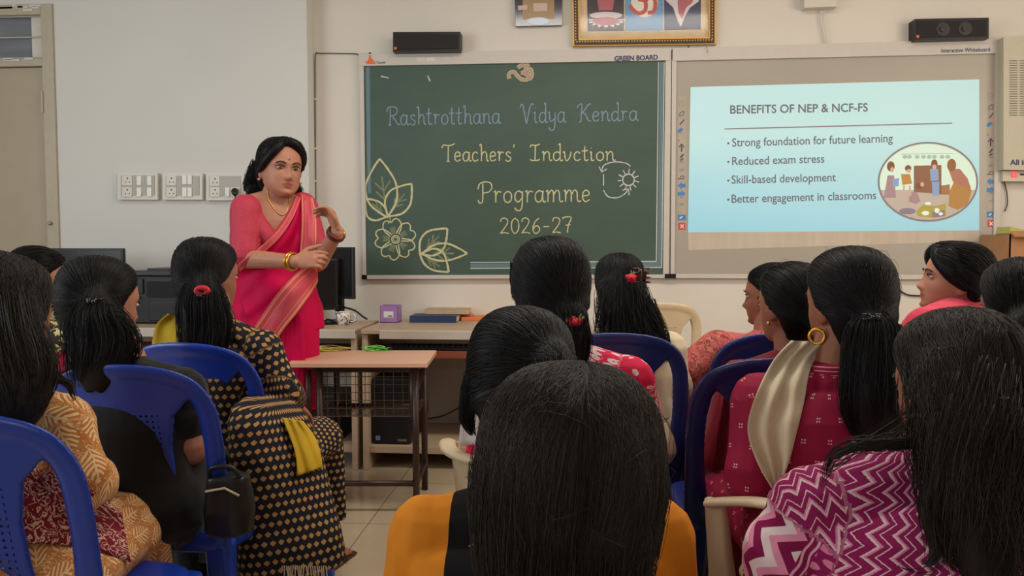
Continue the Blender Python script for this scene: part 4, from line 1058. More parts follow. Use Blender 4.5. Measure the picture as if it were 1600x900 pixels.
def plastic_chair(label, mb_, mp_, group):
    t = thing('plastic_chair', label, 'chair', (0, 0, 0), 0, group)
    v = Vol()
    prof = [(-.185, .40), (-.195, .50), (-.205, .62), (-.207, .72), (-.198, .80), (-.165, .855), (-.10, .882), (0, .89), (.10, .882), (.165, .855), (.198, .80), (.207, .72), (.205, .62), (.195, .50), (.185, .40)]
    v.tube([V((x, yback(x, z), z)) for x, z in prof], [(.012, .028 if z > .5 else .034) for x, z in prof], 12, V((0, 1, 0)), 4)
    for zz0, zz1, w0, w1 in ((.43, .52, .118, .108), (.52, .70, .108, .104), (.70, .79, .104, .125), (.79, .85, .125, .19), (.85, .875, .19, .13)):
        vs = []; fs = []; nx, nz = 12, 6
        for sy in (0.006, -0.007):
            for j_ in range(nz + 1):
                z = zz0 - .006 + (zz1 - zz0 + .012) * j_ / nz; w = w0 + (w1 - w0) * j_ / nz
                for i in range(nx + 1):
                    x = -w + 2 * w * i / nx; vs.append(V((x, yback(x, z) + sy, z)))
        k = nx + 1; mm = k * (nz + 1)
        for j_ in range(nz):
            for i in range(nx): q_ = j_ * k + i; fs += [(q_, q_ + 1, q_ + k + 1, q_ + k), (mm + q_, mm + q_ + k, mm + q_ + k + 1, mm + q_ + 1)]
        for i in range(nx): fs += [(i + 1, i, mm + i, mm + i + 1), (nz * k + i, nz * k + i + 1, mm + nz * k + i + 1, mm + nz * k + i)]
        for j_ in range(nz): fs += [(j_ * k, j_ * k + k, mm + j_ * k + k, mm + j_ * k), (j_ * k + nx + k, j_ * k + nx, mm + j_ * k + nx, mm + j_ * k + nx + k)]
        v._add(vs, fs)
    v.tube([V((-.185, -.19, .43)), V((0, -.20, .43)), V((.185, -.19, .43))], [(.03, .012)] * 3, 10, V((0, 0, 1)), 4)
    o = put('backrest', v.mesh(.0045, 4), mp_, None); o.parent = t
    v = Vol(); ring = []
    secs = []
    for z, k in ((.395, .99), (.425, 1.0), (.437, .985), (.440, .90)): secs.append((V((0, 0, z)), .215 * k, .215 * k, .195 * k))
    v.loft(secs, V((1, 0, 0)), V((0, 1, 0)), 40, 4.0)
    o = put('seat', v.mesh(.006, 3), mb_, None); o.parent = t
    for sx in (-1, 1):
        for sy in (-1, 1):
            v = Vol(); v.loft([(V((sx * .178, sy * .165, .425)), .036, .034, .034), (V((sx * .192, sy * .178, .25)), .030, .028, .028), (V((sx * .215, sy * .205, 0)), .021, .021, .021)], V((1, 0, 0)), V((0, 1, 0)), 16, 4.0)
            o = put('leg', v.mesh(.006, 2), mb_, None); o.parent = t
    return t
def tub_chair(label, mt, group):
    t = thing('tub_chair', label, 'chair', (0, 0, 0), 0, group)
    v = Vol()
    rail = [(-.27, .20, .60), (-.285, .05, .645), (-.275, -.12, .66), (-.20, -.25, .67), (0, -.295, .675), (.20, -.25, .67), (.275, -.12, .66), (.285, .05, .645), (.27, .20, .60)]
    v.tube([V(p) for p in rail], [(.012, .026)] * len(rail), 10, V((0, 0, 1)), 5)
    # panel under the back of the rail
    pl = cr([(-.275, -.12, .66), (-.20, -.245, .665), (0, -.29, .67), (.20, -.245, .665), (.275, -.12, .66)], 5); lo = cr([(-.205, -.12, .42), (-.16, -.19, .42), (0, -.21, .42), (.16, -.19, .42), (.205, -.12, .42)], 5)
    vs = []; fs = []; n = len(pl)
    for s_ in (0, 1):
        for k in range(5):
            for i in range(n):
                p = V(pl[i]) * (1 - k / 4) + V(lo[i]) * (k / 4); c = V((0, .05, p.z)) - p; c.z = 0; vs.append(p + c.normalized() * (.012 * s_ - .006))
    for k in range(4):
        for i in range(n - 1): a_ = k * n + i; b_ = a_ + 5 * n; fs += [(a_, a_ + 1, a_ + n + 1, a_ + n), (b_, b_ + n, b_ + n + 1, b_ + 1)]
    for k in range(4):
        for i in (0, n - 1): a_ = k * n + i; b_ = a_ + 5 * n; fs.append((a_, a_ + n, b_ + n, b_))
    for i in range(n - 1):
        for k in (0, 4): a_ = k * n + i; b_ = a_ + 5 * n; fs.append((a_, a_ + 1, b_ + 1, b_))
    v._add(vs, fs)
    o = put('tub_back', v.mesh(.005, 3), mt, None); o.parent = t
    v = Vol(); v.loft([(V((0, 0, .39)), .215, .215, .2), (V((0, 0, .42)), .225, .225, .21), (V((0, 0, .435)), .215, .215, .2)], V((1, 0, 0)), V((0, 1, 0)), 40, 3.5)
    o = put('seat', v.mesh(.006, 3), mt, None); o.parent = t
    for sx in (-1, 1):
        v = Vol(); v.loft([(V((sx * .262, .19, .61)), .014, .03, .03), (V((sx * .235, .19, .42)), .02, .035, .035), (V((sx * .25, .22, 0)), .018, .024, .024)], V((1, 0, 0)), V((0, 1, 0)), 16, 3.5)
        o = put('front_leg', v.mesh(.006, 2), mt, None); o.parent = t
        v = Vol(); v.loft([(V((sx * .19, -.17, .43)), .02, .035, .035), (V((sx * .225, -.235, 0)), .018, .024, .024)], V((1, 0, 0)), V((0, 1, 0)), 16, 3.5)
        o = put('rear_leg', v.mesh(.006, 2), mt, None); o.parent = t
    return t
MB_BLUE, MP_BLUE = chair_plastic('blue_plastic', BLUE).m, perforated('blue_plastic_perforated', BLUE)
MB_CREAM = chair_plastic('cream_plastic', CREAM).m; MP_CREAM = perforated('cream_plastic_perforated', CREAM)
navy0 = plastic_chair('x', chair_plastic('navy_plastic', NAVY).m, perforated('navy_plastic_perforated', NAVY), 'navy plastic chairs of the audience')
blue0 = plastic_chair('x', MB_BLUE, MP_BLUE, 'blue plastic chairs of the audience')
tub0 = tub_chair('x', MB_CREAM, 'low cream plastic tub chairs')
first = {'navy': True, 'blue': True, 'tub': True, 'stool': True}
def plastic_stool(label):
    t = thing('plastic_stool', label, 'stool', (0, 0, 0), 0, 'low cream stools in the nearest row')
    v = Vol(); v.loft([(V((0, 0, .39)), .165, .165, .165), (V((0, 0, .42)), .175, .175, .175), (V((0, 0, .435)), .165, .165, .165)], V((1, 0, 0)), V((0, 1, 0)), 40, 4)
    o = put('seat', v.mesh(.006, 3), MB_CREAM, None); o.parent = t
    for sx in (-1, 1):
        for sy in (-1, 1):
            v = Vol(); v.loft([(V((sx * .13, sy * .13, .40)), .024, .024, .024), (V((sx * .165, sy * .165, 0)), .018, .018, .018)], V((1, 0, 0)), V((0, 1, 0)), 16, 4)
            o = put('leg', v.mesh(.006, 2), MB_CREAM, None); o.parent = t
    return t
stool0 = plastic_stool('x')
def place_chair(kind, x, y, rz, label):
    src = {'navy': navy0, 'blue': blue0, 'tub': tub0, 'stool': stool0}[kind]
    if first[kind]: o = src; first[kind] = False
    else: o = copy_tree(src)
    o.location = (x, y, 0); o.rotation_euler = (0, 0, rz); o['label'] = label
    return o
# the empty cream chair by the wall
e0 = plastic_chair('empty high-backed cream plastic chair against the wall under the boards', MB_CREAM, MP_CREAM, None)
pe = P(1012, 475, 4.2)
e0.location = (pe.x, pe.y + .2, 0); e0.rotation_euler = (0, 0, math.radians(12)); e0.scale = (1.0, 1.0, 1.0)

# ------------------------------------------------------------------ people: materials
def skin(name, c):
    m = M(name, .5, .35)
    a = m.attr('tint'); _, ov = m.obj(); n = m.noise(ov, 60, 3)
    base = m.mix(n, tuple(v * .95 for v in c), tuple(min(255, v * 1.04) for v in c))
    lip = m.mix(S(m.nt, a.outputs['Fac']), base, (150, 66, 64)); m.base(lip)
    m.b.inputs['Subsurface Weight'].default_value = .08; m.b.inputs['Subsurface Radius'].default_value = (.01, .004, .002)
    return m.m
SKIN = skin('warm_skin', (176, 122, 98)); SKIN_D = skin('brown_skin', (152, 100, 78))
def hairmat(name, a, b, rough=.42):
    m = M(name, rough, .2); at = m.attr('strand'); f = S(m.nt, at.outputs['Fac'])
    m.base(m.mix(f, a, b)); _, ov = m.obj()
    return m.m
HAIR = hairmat('black_hair', (11, 11, 13), (28, 26, 28), .5); HAIR_B = hairmat('dark_brown_hair', (28, 25, 23), (62, 54, 48), .5)
EYEW = None
m = M('eye', .15, .5); a_ = m.attr('tint'); m.base(m.mix(S(m.nt, a_.outputs['Fac']), (206, 200, 196), (28, 18, 16))); EYE = m.m
MAT_GOLD = plain('gold', (214, 160, 70), .3, metal=.85); MAT_SILVER = plain('silver', (200, 198, 196), .3, metal=.8)
MAT_ROSE = plain('rose_petals', (190, 24, 40), .55, var=.2, scale=60); MAT_SEPAL = plain('sepal_green', (130, 146, 84), .6)
MAT_CLIP = plain('tortoise_clip', (70, 34, 28), .2, .6, var=.4, scale=60); MAT_CLIPB = plain('black_clip', (24, 24, 28), .15, .7)
MAT_LEATHER = plain('sandal_leather', (70, 48, 36), .6)

def cloth(name, c, var=.1, rough=.8, weave=True, scale=14):
    m = M(name, rough, .2, sheen=.15); _, ov = m.obj(); n = m.noise(ov, scale, 4)
    m.base(m.mix(n, tuple(v * (1 - var) for v in c), tuple(min(255, v * (1 + var)) for v in c)))
    if weave: m.bump(m.noise(ov, 700, 2), .12, .001)
    return m.m
def cells(x, y, p, q, stag=True):
    r = (y / q).floor(); xs = x / p + (r.mod(2.0) * .5 if stag else 0.0)
    return (xs.fract() - .5) * p, ((y / q).fract() - .5) * q, xs.floor(), r
def sstep(m, v, a, b):
    n = m.new('ShaderNodeMapRange'); n.interpolation_type = 'SMOOTHSTEP'; n.inputs['From Min'].default_value = a; n.inputs['From Max'].default_value = b
    m.nt.links.new(v.k, n.inputs['Value']); return S(m.nt, n.outputs[0])

# magenta zigzag print
m = M('zigzag_print', .85, .2); (u, v, k), pv = m.pc(); nz = m.noise(pv, 260, 2) - .5
tri = ((v / .030).fract() - .5).abs() * 2.0
s1 = ((u + tri * .020 + nz * .004) / .036).fract()
white = s1.lt(.13).mx(s1.gt(.5) * s1.lt(.57)); pink = s1.gt(.13) * s1.lt(.24)
back = m.mix(white, m.mix(pink, (142, 26, 88), (206, 130, 158)), (222, 190, 196))
u = u * -1.0
tri2 = ((v / .060).fract() - .5).abs() * 2.0
s2 = ((u + tri2 * .030) / .052).fract()
big = m.mix(s2.lt(.34), m.mix(s2.lt(.62), (128, 18, 74), (222, 140, 172)), (226, 206, 208))
dx, dy, _, _ = cells(u, v, .017, .017); dots = (dx * dx + dy * dy).lt(.0058 ** 2)
dotb = m.mix(dots, (138, 24, 84), (214, 124, 160))
wob = (v * 160.0).sin() * .0012
lines = ((u + wob) / .009).fract().lt(.32); lineb = m.mix(lines, (138, 24, 84), (222, 170, 188))
arm = m.mix(u.lt(-.020), m.mix(u.lt(.055), (128, 16, 76), m.mix(u.lt(.040), lineb, m.mix(u.lt(-.004), dotb, lineb))), big)
m.base(m.mix(k, back, arm)); ZIG = m.m
# ochre leaf print
m = M('ochre_leaf_print', .85, .2); (u, v, k), pv = m.pc()
wx = (m.noise(pv, 16, 2) - .5) * .03; wy = (m.noise(m.vec(v, u, k), 14, 2) - .5) * .03
cx, cy, ci, cj = cells(u + wx, v + wy, .062, .070)
ax = cx.abs(); env = (ax / .026) * (ax / .026) + (cy / .031) * (cy / .031)
leafl = ((cy - ax * .9) / .0125).fract().lt(.5) * env.lt(1.0) * ax.gt(.002)
stem = ax.lt(.0017) * cy.abs().lt(.034)
spr = m.noise(m.vec(u * 1.0, v, k), 60, 2, .5, 2.0); fill = (spr - .5).abs().lt(.022) * env.gt(1.0)
pat = leafl.mx(stem).mx(fill)
m.base(m.mix(pat, m.mix(m.noise(pv, 8), (168, 104, 50), (186, 122, 62)), (216, 186, 142))); OCHRE = m.m
# dark print with tan motifs
m = M('dark_motif_print', .85, .2); (u, v, k), pv = m.pc()
cx, cy, ci, cj = cells(u * 1.25, v * 1.25, .030, .032)
a = cx.abs(); lobe = (cx * cx + (cy - .003) * (cy - .003)).lt(.0068 ** 2 * 1.0) * (cy - .003).gt(-.004)
l2 = ((a - .0055) * (a - .0055) + cy * cy).lt(.0048 ** 2); st_ = a.lt(.0035) * cy.gt(-.0085) * cy.lt(0.0)
mot = lobe.mx(l2).mx(st_)
m.base(m.mix(mot, (30, 31, 40), m.mix(m.noise(pv, 90), (158, 116, 66), (198, 156, 98)))); MOTIF = m.m
# pink with white blossom
m = M('pink_blossom_print', .8, .25); (u, v, k), pv = m.pc()
vo = m.voro(pv, 46, .9); dd = S(m.nt, vo.outputs['Distance']); sp = m.new('ShaderNodeSeparateColor'); m.nt.links.new(vo.outputs['Color'], sp.inputs[0]); rc = S(m.nt, sp.outputs[0])
area_ = m.noise(pv, 11, 2, .5); dd = dd + (m.noise(pv, 140, 2) - .5) * .35
fl_ = dd.lt(.38) * (area_ + rc * .14).gt(.55); twig = (m.noise(pv, 22, 1, .5, .6) - .5).abs().lt(.005) * area_.gt(.5)
eye_ = dd.lt(.07)
m.base(m.mix(fl_.mx(twig), m.mix(m.noise(pv, 6), (214, 22, 70), (226, 38, 84)), m.mix(eye_, (232, 214, 214), (210, 120, 130)))); BLOSSOM = m.m
# crimson with small white motifs
m = M('crimson_motif', .75, .25); (u, v, k), pv = m.pc()
cx, cy, ci, cj = cells(u, v, .062, .046); a, b = cx.abs() - .0032, cy.abs() - .0032
mot = (a.abs().lt(.0016) * b.abs().lt(.0016)) * k.lt(1.5)
m.base(m.mix(mot, m.mix(m.noise(pv, 10, 3), (128, 12, 48), (150, 18, 60)), (220, 190, 180))); CRIM = m.m
m = M('crimson_stripe_collar', .75, .25); (x, y, z), ov = m.obj(); m.base(m.mix((z / .009).fract().lt(.25), (140, 16, 56), (214, 150, 150))); CRIM_COL = m.m
# paisley jacket
m = M('paisley_print', .8, .2); (u, v, k), pv = m.pc()
n1 = m.noise(pv, 15, 4, .6, 2.4); w_ = ((n1 * 9.0).fract() - .5).abs(); n2 = m.noise(pv, 34, 2)
m.base(m.mix(w_.lt(.13), m.mix(n1.gt(.52), m.mix(n2, (172, 62, 76), (196, 92, 98)), m.mix(n2, (124, 40, 50), (150, 70, 66))), (190, 128, 106))); PAISLEY = m.m
# olive and cream
m = M('olive_cream_print', .85, .2); (u, v, k), pv = m.pc(); n1 = m.noise(pv, 24, 3, .5, 1.5)
m.base(m.mix((n1 - .52).gt(0.03), (48, 44, 34), (198, 182, 130))); OLIVE = m.m
# maroon border print (stole of the ochre woman)
m = M('maroon_stole_print', .85, .2); (u, v, k), pv = m.pc(); n1 = m.noise(m.vec(u * 1.6, v, k), 7, 3, .5, 1.5)
m.base(m.mix((n1 - .5).abs().lt(.035), (118, 26, 44), (206, 176, 156))); MAROON = m.m
# saree: silk, border, blouse
m = M('saree_silk', .6, .12); _, ov = m.obj(); m.base(m.mix(m.noise(ov, 5, 4), (190, 4, 66), (206, 10, 78))); m.bump(m.noise(ov, 500, 2), .08, .001); SILK = m.m
m = M('saree_border', .5, .3); (u, v, k), pv = m.pc(); _, ov = m.obj(); n = m.noise(ov, 170, 3)
gold = (v - .10).abs().lt(.035).mx((v - .93).abs().lt(.05)).mx((v - .30).abs().lt(.012)).mx((v - .78).abs().lt(.012))
m.base(m.mix(gold, m.mix(n, (182, 44, 70), (206, 84, 92)), (214, 132, 96))); BORDER = m.m
m = M('blouse_brocade', .65, .3); _, ov = m.obj(); n = m.noise(ov, 120, 3, .5, 1.2); m.base(m.mix(n, (170, 36, 62), (196, 70, 88))); BLOUSE = m.m
m = M('blouse_gold_hem', .5, .4); _, ov = m.obj(); m.base(m.mix(m.noise(ov, 200), (204, 96, 84), (222, 150, 110))); HEM = m.m
BLACKC = cloth('black_cotton', (18, 18, 20)); MUST = cloth('mustard_cotton', (216, 132, 34), .08); CREAMC = cloth('cream_cotton', (206, 190, 162), .06)
WHITEC = cloth('white_cotton', (206, 200, 196), .05); YELC = cloth('yellow_dupatta', (186, 152, 28), .15); REDC = cloth('dark_red_cotton', (120, 18, 36), .12)
PINKR = cloth('pink_red_cotton', (206, 60, 84), .08); NAVYC = cloth('navy_cotton', (32, 36, 56), .1); WINE = cloth('wine_cotton', (112, 14, 46), .12)
GREYC = cloth('grey_cotton', (58, 54, 58), .1)

# ------------------------------------------------------------------ people: heads, hair, hands
HEADROWS = [  # z, front y, back y, half width
 (.107, -.012, -.028, .006), (.104, .022, -.05, .032), (.095, .050, -.068, .050), (.078, .072, -.083, .064), (.055, .085, -.094, .0725), (.03, .0905, -.098, .0755),
 (.012, .0915, -.097, .0755), (-.005, .0870, -.094, .0745), (-.025, .0865, -.088, .0722), (-.045, .0865, -.076, .0665), (-.062, .0860, -.062, .0600), (-.078, .0850, -.045, .0525),
 (-.092, .0835, -.02, .0430), (-.103, .0780, .005, .0320), (-.111, .0650, .022, .0200), (-.114, .050, .034, .008)]
def interp(rows, z):
    rows = sorted(rows)
    if z <= rows[0][0]: return rows[0][1:]
    for a, b in zip(rows, rows[1:]):
        if a[0] <= z <= b[0]:
            t = (z - a[0]) / (b[0] - a[0]); t = t
            return tuple(p + (q - p) * t for p, q in zip(a[1:], b[1:]))
    return rows[-1][1:]
def head_into(vol, HM, s, full=0.0):
    """skull and face; HM: head frame to world, s: size"""
    rows = cr(HEADROWS, 3); vs = []; n = 48
    for z, f, b, w in rows:
        w *= 1 + full * math.exp(-((z + .075) / .035) ** 2)
        c = (f + b) / 2 if True else 0; cy = min(max(c, -.02), .03); 
        for k in range(n):
            a = 2 * PI * k / n; ca, sa = math.cos(a), math.sin(a)
            e = 2.25 if sa > 0 else 2.0
            x = math.copysign(abs(ca) ** (2 / e), ca) * w; y = math.copysign(abs(sa) ** (2 / e), sa) * ((f - cy) if sa > 0 else (cy - b)) + cy
            if sa > 0:
                g = lambda x0, z0, sx, sz: math.exp(-((x - x0) / sx) ** 2 - ((z - z0) / sz) ** 2)
                dy = 0
                dy += .0245 * g(0, -.038, .0115, .012) + .012 * g(0, -.018, .0085, .016) + .006 * g(0, .0, .008, .014)
                dy += .007 * (g(.013, -.041, .007, .007) + g(-.013, -.041, .007, .007))
                dy -= .0115 * (g(.031, .0, .017, .011) + g(-.031, .0, .017, .011))
                dy += .004 * (g(.03, .019, .024, .007) + g(-.03, .019, .024, .007))
                dy += .0075 * g(0, -.0600, .018, .0052) + .0085 * g(0, -.0715, .016, .0055) - .004 * g(0, -.0655, .02, .002) - .004 * g(0, -.0815, .02, .005)
                dy += .008 * g(0, -.098, .018, .011) + .0035 * (g(.042, -.03, .018, .018) + g(-.042, -.03, .018, .018))
                y += dy
            vs.append(HM @ (V((x, y, z)) * s))
    fs = []; m_ = len(rows)
    for i in range(m_ - 1):
        for k in range(n): fs.append((i * n + k, i * n + n + k, i * n + n + (k + 1) % n, i * n + (k + 1) % n))
    fs.append(tuple(range(n))); fs.append(tuple((m_ - 1) * n + k for k in range(n - 1, -1, -1)))
    vol._add(vs, fs)
    R3 = HM.to_3x3()
    for sx in (-1, 1):
        rot = R3 @ Matrix.Rotation(sx * -.35, 3, 'Z') @ Matrix.Rotation(-.18, 3, 'X')
        vol.ell(HM @ (V((sx * .0795, -.014, -.012)) * s), (.0075 * s, .0185 * s, .030 * s), rot)
        vol.ell(HM @ (V((sx * .0765, -.008, -.036)) * s), (.006 * s, .010 * s, .012 * s), rot)
        vol.ell(HM @ (V((sx * .0745, .0, -.012)) * s), (.006 * s, .012 * s, .018 * s), rot)
def tint_lips(me, HM, s):
    inv = HM.inverted(); at = me.attributes.new('tint', 'FLOAT', 'POINT'); vals = []
    for v in me.vertices:
        q = (inv @ v.co) / s
        if q.y > .07 and abs(q.x) < .03:
            zc = -.0662 + .16 * abs(q.x) ** 1.2 * .6; w = .026; hgt = .0068 * (1 - (q.x / w) ** 2) if abs(q.x) < w else 0
            vals.append(.9 if hgt > 0 and abs(q.z - zc) < hgt else 0.0)
        else: vals.append(0.0)
    at.data.foreach_set('value', vals)

CAPROWS = [(.124, -.005, -.03, .008), (.119, .022, -.055, .038), (.107, .050, -.080, .060), (.088, .076, -.098, .077), (.068, .084, -.108, .0845), (.050, .080, -.112, .0880), (.034, .062, -.113, .0895), (.015, .040, -.114, .0895),
           (-.004, .018, -.111, .088), (-.03, -.020, -.105, .083), (-.055, -.026, -.094, .074), (-.078, -.030, -.080, .062), (-.098, -.036, -.068, .048)]
def cap_into(vol, HM, s, rows=CAPROWS, puff=1.0):
    vs = []; n = 40; rr = cr(rows, 3)
    for z, f, b, w in rr:
        cy = max(min(0.0, f - .02), b + .03) if f < .02 else -.01
        for k in range(n):
            a = 2 * PI * k / n; ca, sa = math.cos(a), math.sin(a)
            x = ca * w * puff; y = cy + sa * ((f - cy) if sa > 0 else (cy - b) * puff)
            vs.append(HM @ (V((x, y, z * (puff if z > 0 else 1))) * s))
    fs = []; m_ = len(rr)
    for i in range(m_ - 1):
        for k in range(n): fs.append((i * n + k, i * n + n + k, i * n + n + (k + 1) % n, i * n + (k + 1) % n))
    fs.append(tuple(range(n))); fs.append(tuple((m_ - 1) * n + k for k in range(n - 1, -1, -1)))
    vol._add(vs, fs)

CAPFRAMED = [(z, min(f, .066 if z > .08 else .060 if z > .06 else .054) if z > .03 else f, b, w) for z, f, b, w in CAPROWS]
class Strands:
    def __init__(s): s.v = []; s.f = []; s.a = []
    def add(s, pts, r, shade):
        rs = [r * (1.0 if i < len(pts) * .7 else max(.25, 1 - (i / len(pts) - .7) * 2.6)) for i in range(len(pts))]
        v, f = tube_geo(pts, rs, 4); o = len(s.v); s.v += v; s.f += [tuple(i + o for i in q) for q in f]; s.a += [shade] * len(v)

def make_hair(name, mat, parent, HM, s, style, falls=(), gather=None, n_cap=420, rad=.0013, part=0.0, puff=1.0, rows=CAPROWS, bun=None, seed=1, flyaway=14, voxel=.006, frame=0):
    """hair: a dense mass following the skull plus locks combed over it"""
    rr = random.Random(seed); vol = Vol(); cap_into(vol, HM, s, rows, puff)
    if frame:       # waves from the parting down over the temples
        for k in ((1,) if frame < 1.02 else (-1, 1)):
            vol.tube([HM @ (V(p) * s) for p in ((k * .004, .030, .116), (k * .026, .066, .094), (k * .052, .072, .066), (k * .072, .052, .034), (k * .082, .022, .004), (k * .082, -.016, -.020))], [.010 * frame, .020 * frame, .021 * frame, .019 * frame, .016 * frame, .012 * frame], 12, None, 4)
    if frame:
        if frame < 1.02: vol.tube([HM @ (V(p) * s) for p in ((.006, .040, .116), (-.018, .066, .104), (-.044, .066, .088), (-.066, .040, .066), (-.078, .010, .036))], [.014, .021, .023, .020, .016], 12, None, 4)
        for k in (-1, 1): vol.tube([HM @ (V(p) * s) for p in ((k * .010, .010, .112), (k * .040, .034, .094), (k * .062, .040, .068), (k * .074, .028, .040), (k * .080, .004, .012))], [.014, .026, .028, .024, .018], 12, None, 4)
    if bun: vol.ell(bun[0], bun[1], bun[2] if len(bun) > 2 else None, 20)
    paths = []
    for fall in falls:
        pts = cr(fall, 5); paths.append([(V(p[:3]), p[3], p[4]) for p in pts])
        vol.tube([V(p[:3]) for p in fall], [(max(p[4] * .86, .003), max(p[3] * .86, .003)) for p in fall], 14, FV * -1.0, 5)
    base = vol.mesh(voxel, 4)
    bv = bvh_of(base); st = Strands(); c0 = HM @ (V((0, -.012, .0)) * s); R3 = HM.to_3x3(); inv = R3.transposed()
    def surf(d, lift):
        d = d.normalized(); o = c0 + d * .5; h = bv.ray_cast(o, -d)
        return (h[0] + d * lift) if h[0] is not None else None
    n_cap = int(n_cap * 2.2); rad *= .58
    for i in range(n_cap):
        if style == 'back':         # combed from the hairline to a tie at the back
            a = rr.uniform(-1, 1); az = a * 2.0                                     # around the front hairline
            el_ = .75 - abs(a) ** 1.5 * 1.15 + rr.uniform(-.1, .7) * (1 - abs(a) * .6)
            d0 = R3 @ V((math.sin(az) * math.cos(el_), math.cos(az) * math.cos(el_), math.sin(el_)))
            d1 = (gather - c0).normalized() + R3 @ V((rr.uniform(-.1, .1), 0, rr.uniform(-.08, .08)))
            if rr.random() < .35: d0 = R3 @ V((rr.uniform(-1, 1), rr.uniform(-.9, .4), rr.uniform(.1, 1.0)))
        else:                       # falling from a parting
            t = rr.uniform(.05, 1); sd = rr.choice((-1, 1)); px_ = part + sd * (.01 + .5 * rr.random() ** 2)
            d0 = R3 @ V((px_, .75 - 1.45 * t, 1.0 - .25 * t))
            az = sd * (1.35 + (PI - 1.35) * rr.random() ** .6)
            d1 = R3 @ V((math.sin(az), math.cos(az), -.75 + rr.uniform(-.15, .1)))
        d0.normalize(); d1.normalize(); ang = d0.angle(d1, 1.0)
        if ang < .15: continue
        lift = rr.uniform(.0003, .003); pts = []
        for k in range(13):
            t = k / 12; d = (d0 * math.sin((1 - t) * ang) + d1 * math.sin(t * ang)) / math.sin(max(ang, .05))
            p = surf(d, lift)
            if p is None: continue
            pts.append(p)
        if len(pts) > 5: st.add(pts, rad * rr.uniform(.6, 1.3), rr.random() ** 2)
    for fi, path in enumerate(paths):
        m_ = len(path); per = falls[fi]; wave = per[0][5] if len(per[0]) > 5 else .004; num = int(per[0][6] * 2.2) if len(per[0]) > 6 else 300
        T0 = (path[-1][0] - path[0][0]).normalized(); N = FV * -1.0; N = (N - T0 * N.dot(T0)).normalized(); B = T0.cross(N)
        for i in range(num):
            an = rr.uniform(0, 2 * PI); q = math.sqrt(rr.uniform(.45, 1.05)); ph = rr.uniform(0, 6); fr = rr.uniform(.8, 1.5); ks = rr.randint(0, m_ // 4); ke = m_ - rr.randint(0, m_ // 4)
            pts = []
            for k in range(ks, ke):
                c, w, th = path[k]; L = k / m_ * 7
                pts.append(c + B * (w * q * math.cos(an) + wave * math.sin(ph + fr * L)) + N * (th * q * math.sin(an) + wave * .6 * math.cos(ph + fr * L * 1.2)))
            if len(pts) > 4: st.add(pts, rad * rr.uniform(.6, 1.3), rr.random() ** 2)
    for i in range(flyaway):        # stray hairs off the outline
        d0 = R3 @ V((rr.uniform(-1, 1), rr.uniform(-1, .3), rr.uniform(.0, 1.0))); d0.normalize(); d1 = (d0 + R3 @ V((rr.uniform(-.5, .5), rr.uniform(-.5, 0), rr.uniform(-.5, .2)))).normalized(); pts = []
        for k in range(8):
            t = k / 7; p = surf(d0.lerp(d1, t), .001 + .010 * math.sin(t * PI) * rr.uniform(.5, 1.1) + t * .004)
            if p is not None: pts.append(p)
        if len(pts) > 4: st.add(pts, .00035, .5)
    bm = bmesh.new(); bm.from_mesh(base); nb = len(base.vertices); me2 = mesh_from('s', st.v, st.f); bm.from_mesh(me2); me = bpy.data.meshes.new(name); bm.to_mesh(me); bm.free()
    me.polygons.foreach_set('use_smooth', [True] * len(me.polygons))
    at = me.attributes.new('strand', 'FLOAT', 'POINT'); at.data.foreach_set('value', [.12] * nb + st.a)
    bpy.data.meshes.remove(base); bpy.data.meshes.remove(me2)
    return put(name, me, mat, parent)

def hand_into(vol, wrist, d, nrm, side, s=1.0, curl=(.25, .3, .25), thumb_out=.7, spread=.10, curls=None):
    """d: towards the fingers, nrm: out of the back of the hand, side: towards the thumb"""
    d = d.normalized(); side = (side - d * side.dot(d)).normalized(); nrm = (nrm - d * nrm.dot(d) - side * nrm.dot(side)).normalized()
    pw = .038 * s
    vol.tube([wrist - d * .02 * s, wrist, wrist + d * .03 * s, wrist + d * .065 * s, wrist + d * .088 * s], [(.019 * s, .025 * s), (.017 * s, .025 * s), (.0155 * s, .034 * s), (.0135 * s, .039 * s), (.010 * s, .037 * s)], 14, nrm, 3)
    for i, (off, ln) in enumerate(((.75, .072), (.26, .080), (-.24, .074), (-.72, .058))):
        p = wrist + d * (.084 - abs(i - 1.2) * .004) * s + side * (off * pw); a = 0.0; dd = (d + side * (off * spread)).normalized(); pts = [p - d * .012 * s, p]
        cu = curls[i] if curls else curl
        for j, fr in enumerate((.45, .32, .26)):
            a += cu[j]; q = dd * math.cos(a) - nrm * math.sin(a); p = p + q * (ln * fr * s); pts.append(p)
        vol.tube(pts, [.0088 * s, .0092 * s, .0085 * s, .0077 * s, .0062 * s], 8, None, 2)
    tb_ = wrist + d * .022 * s + side * .024 * s - nrm * .004 * s; t1 = (d * .7 + side * thumb_out - nrm * .25).normalized(); t2 = (d * .9 + side * thumb_out * .45 - nrm * .35).normalized()
    vol.tube([tb_ - d * .01 * s, tb_, tb_ + t1 * .038 * s, tb_ + t1 * .038 * s + t2 * .030 * s, tb_ + t1 * .038 * s + t2 * .055 * s], [.012 * s, .0135 * s, .0112 * s, .0100 * s, .0072 * s], 8, None, 2)

def head_frame(c, yaw, pitch=0.0, roll=0.0):
    return Matrix.Translation(c) @ Matrix.Rotation(yaw, 4, 'Z') @ Matrix.Rotation(-pitch, 4, 'X') @ Matrix.Rotation(roll, 4, 'Y')

def hoop(parent, c, r, tube, mat, axis, name='earring', label=None):
    a = axis.normalized(); b = a.orthogonal().normalized(); e = a.cross(b)
    o = MB().tube([V(c) + b * (r * math.cos(t * PI / 10)) + e * (r * math.sin(t * PI / 10)) for t in range(20)], tube, 8, True).build(name, mat, parent, smooth=True)
    if label: o['label'] = label
    return o

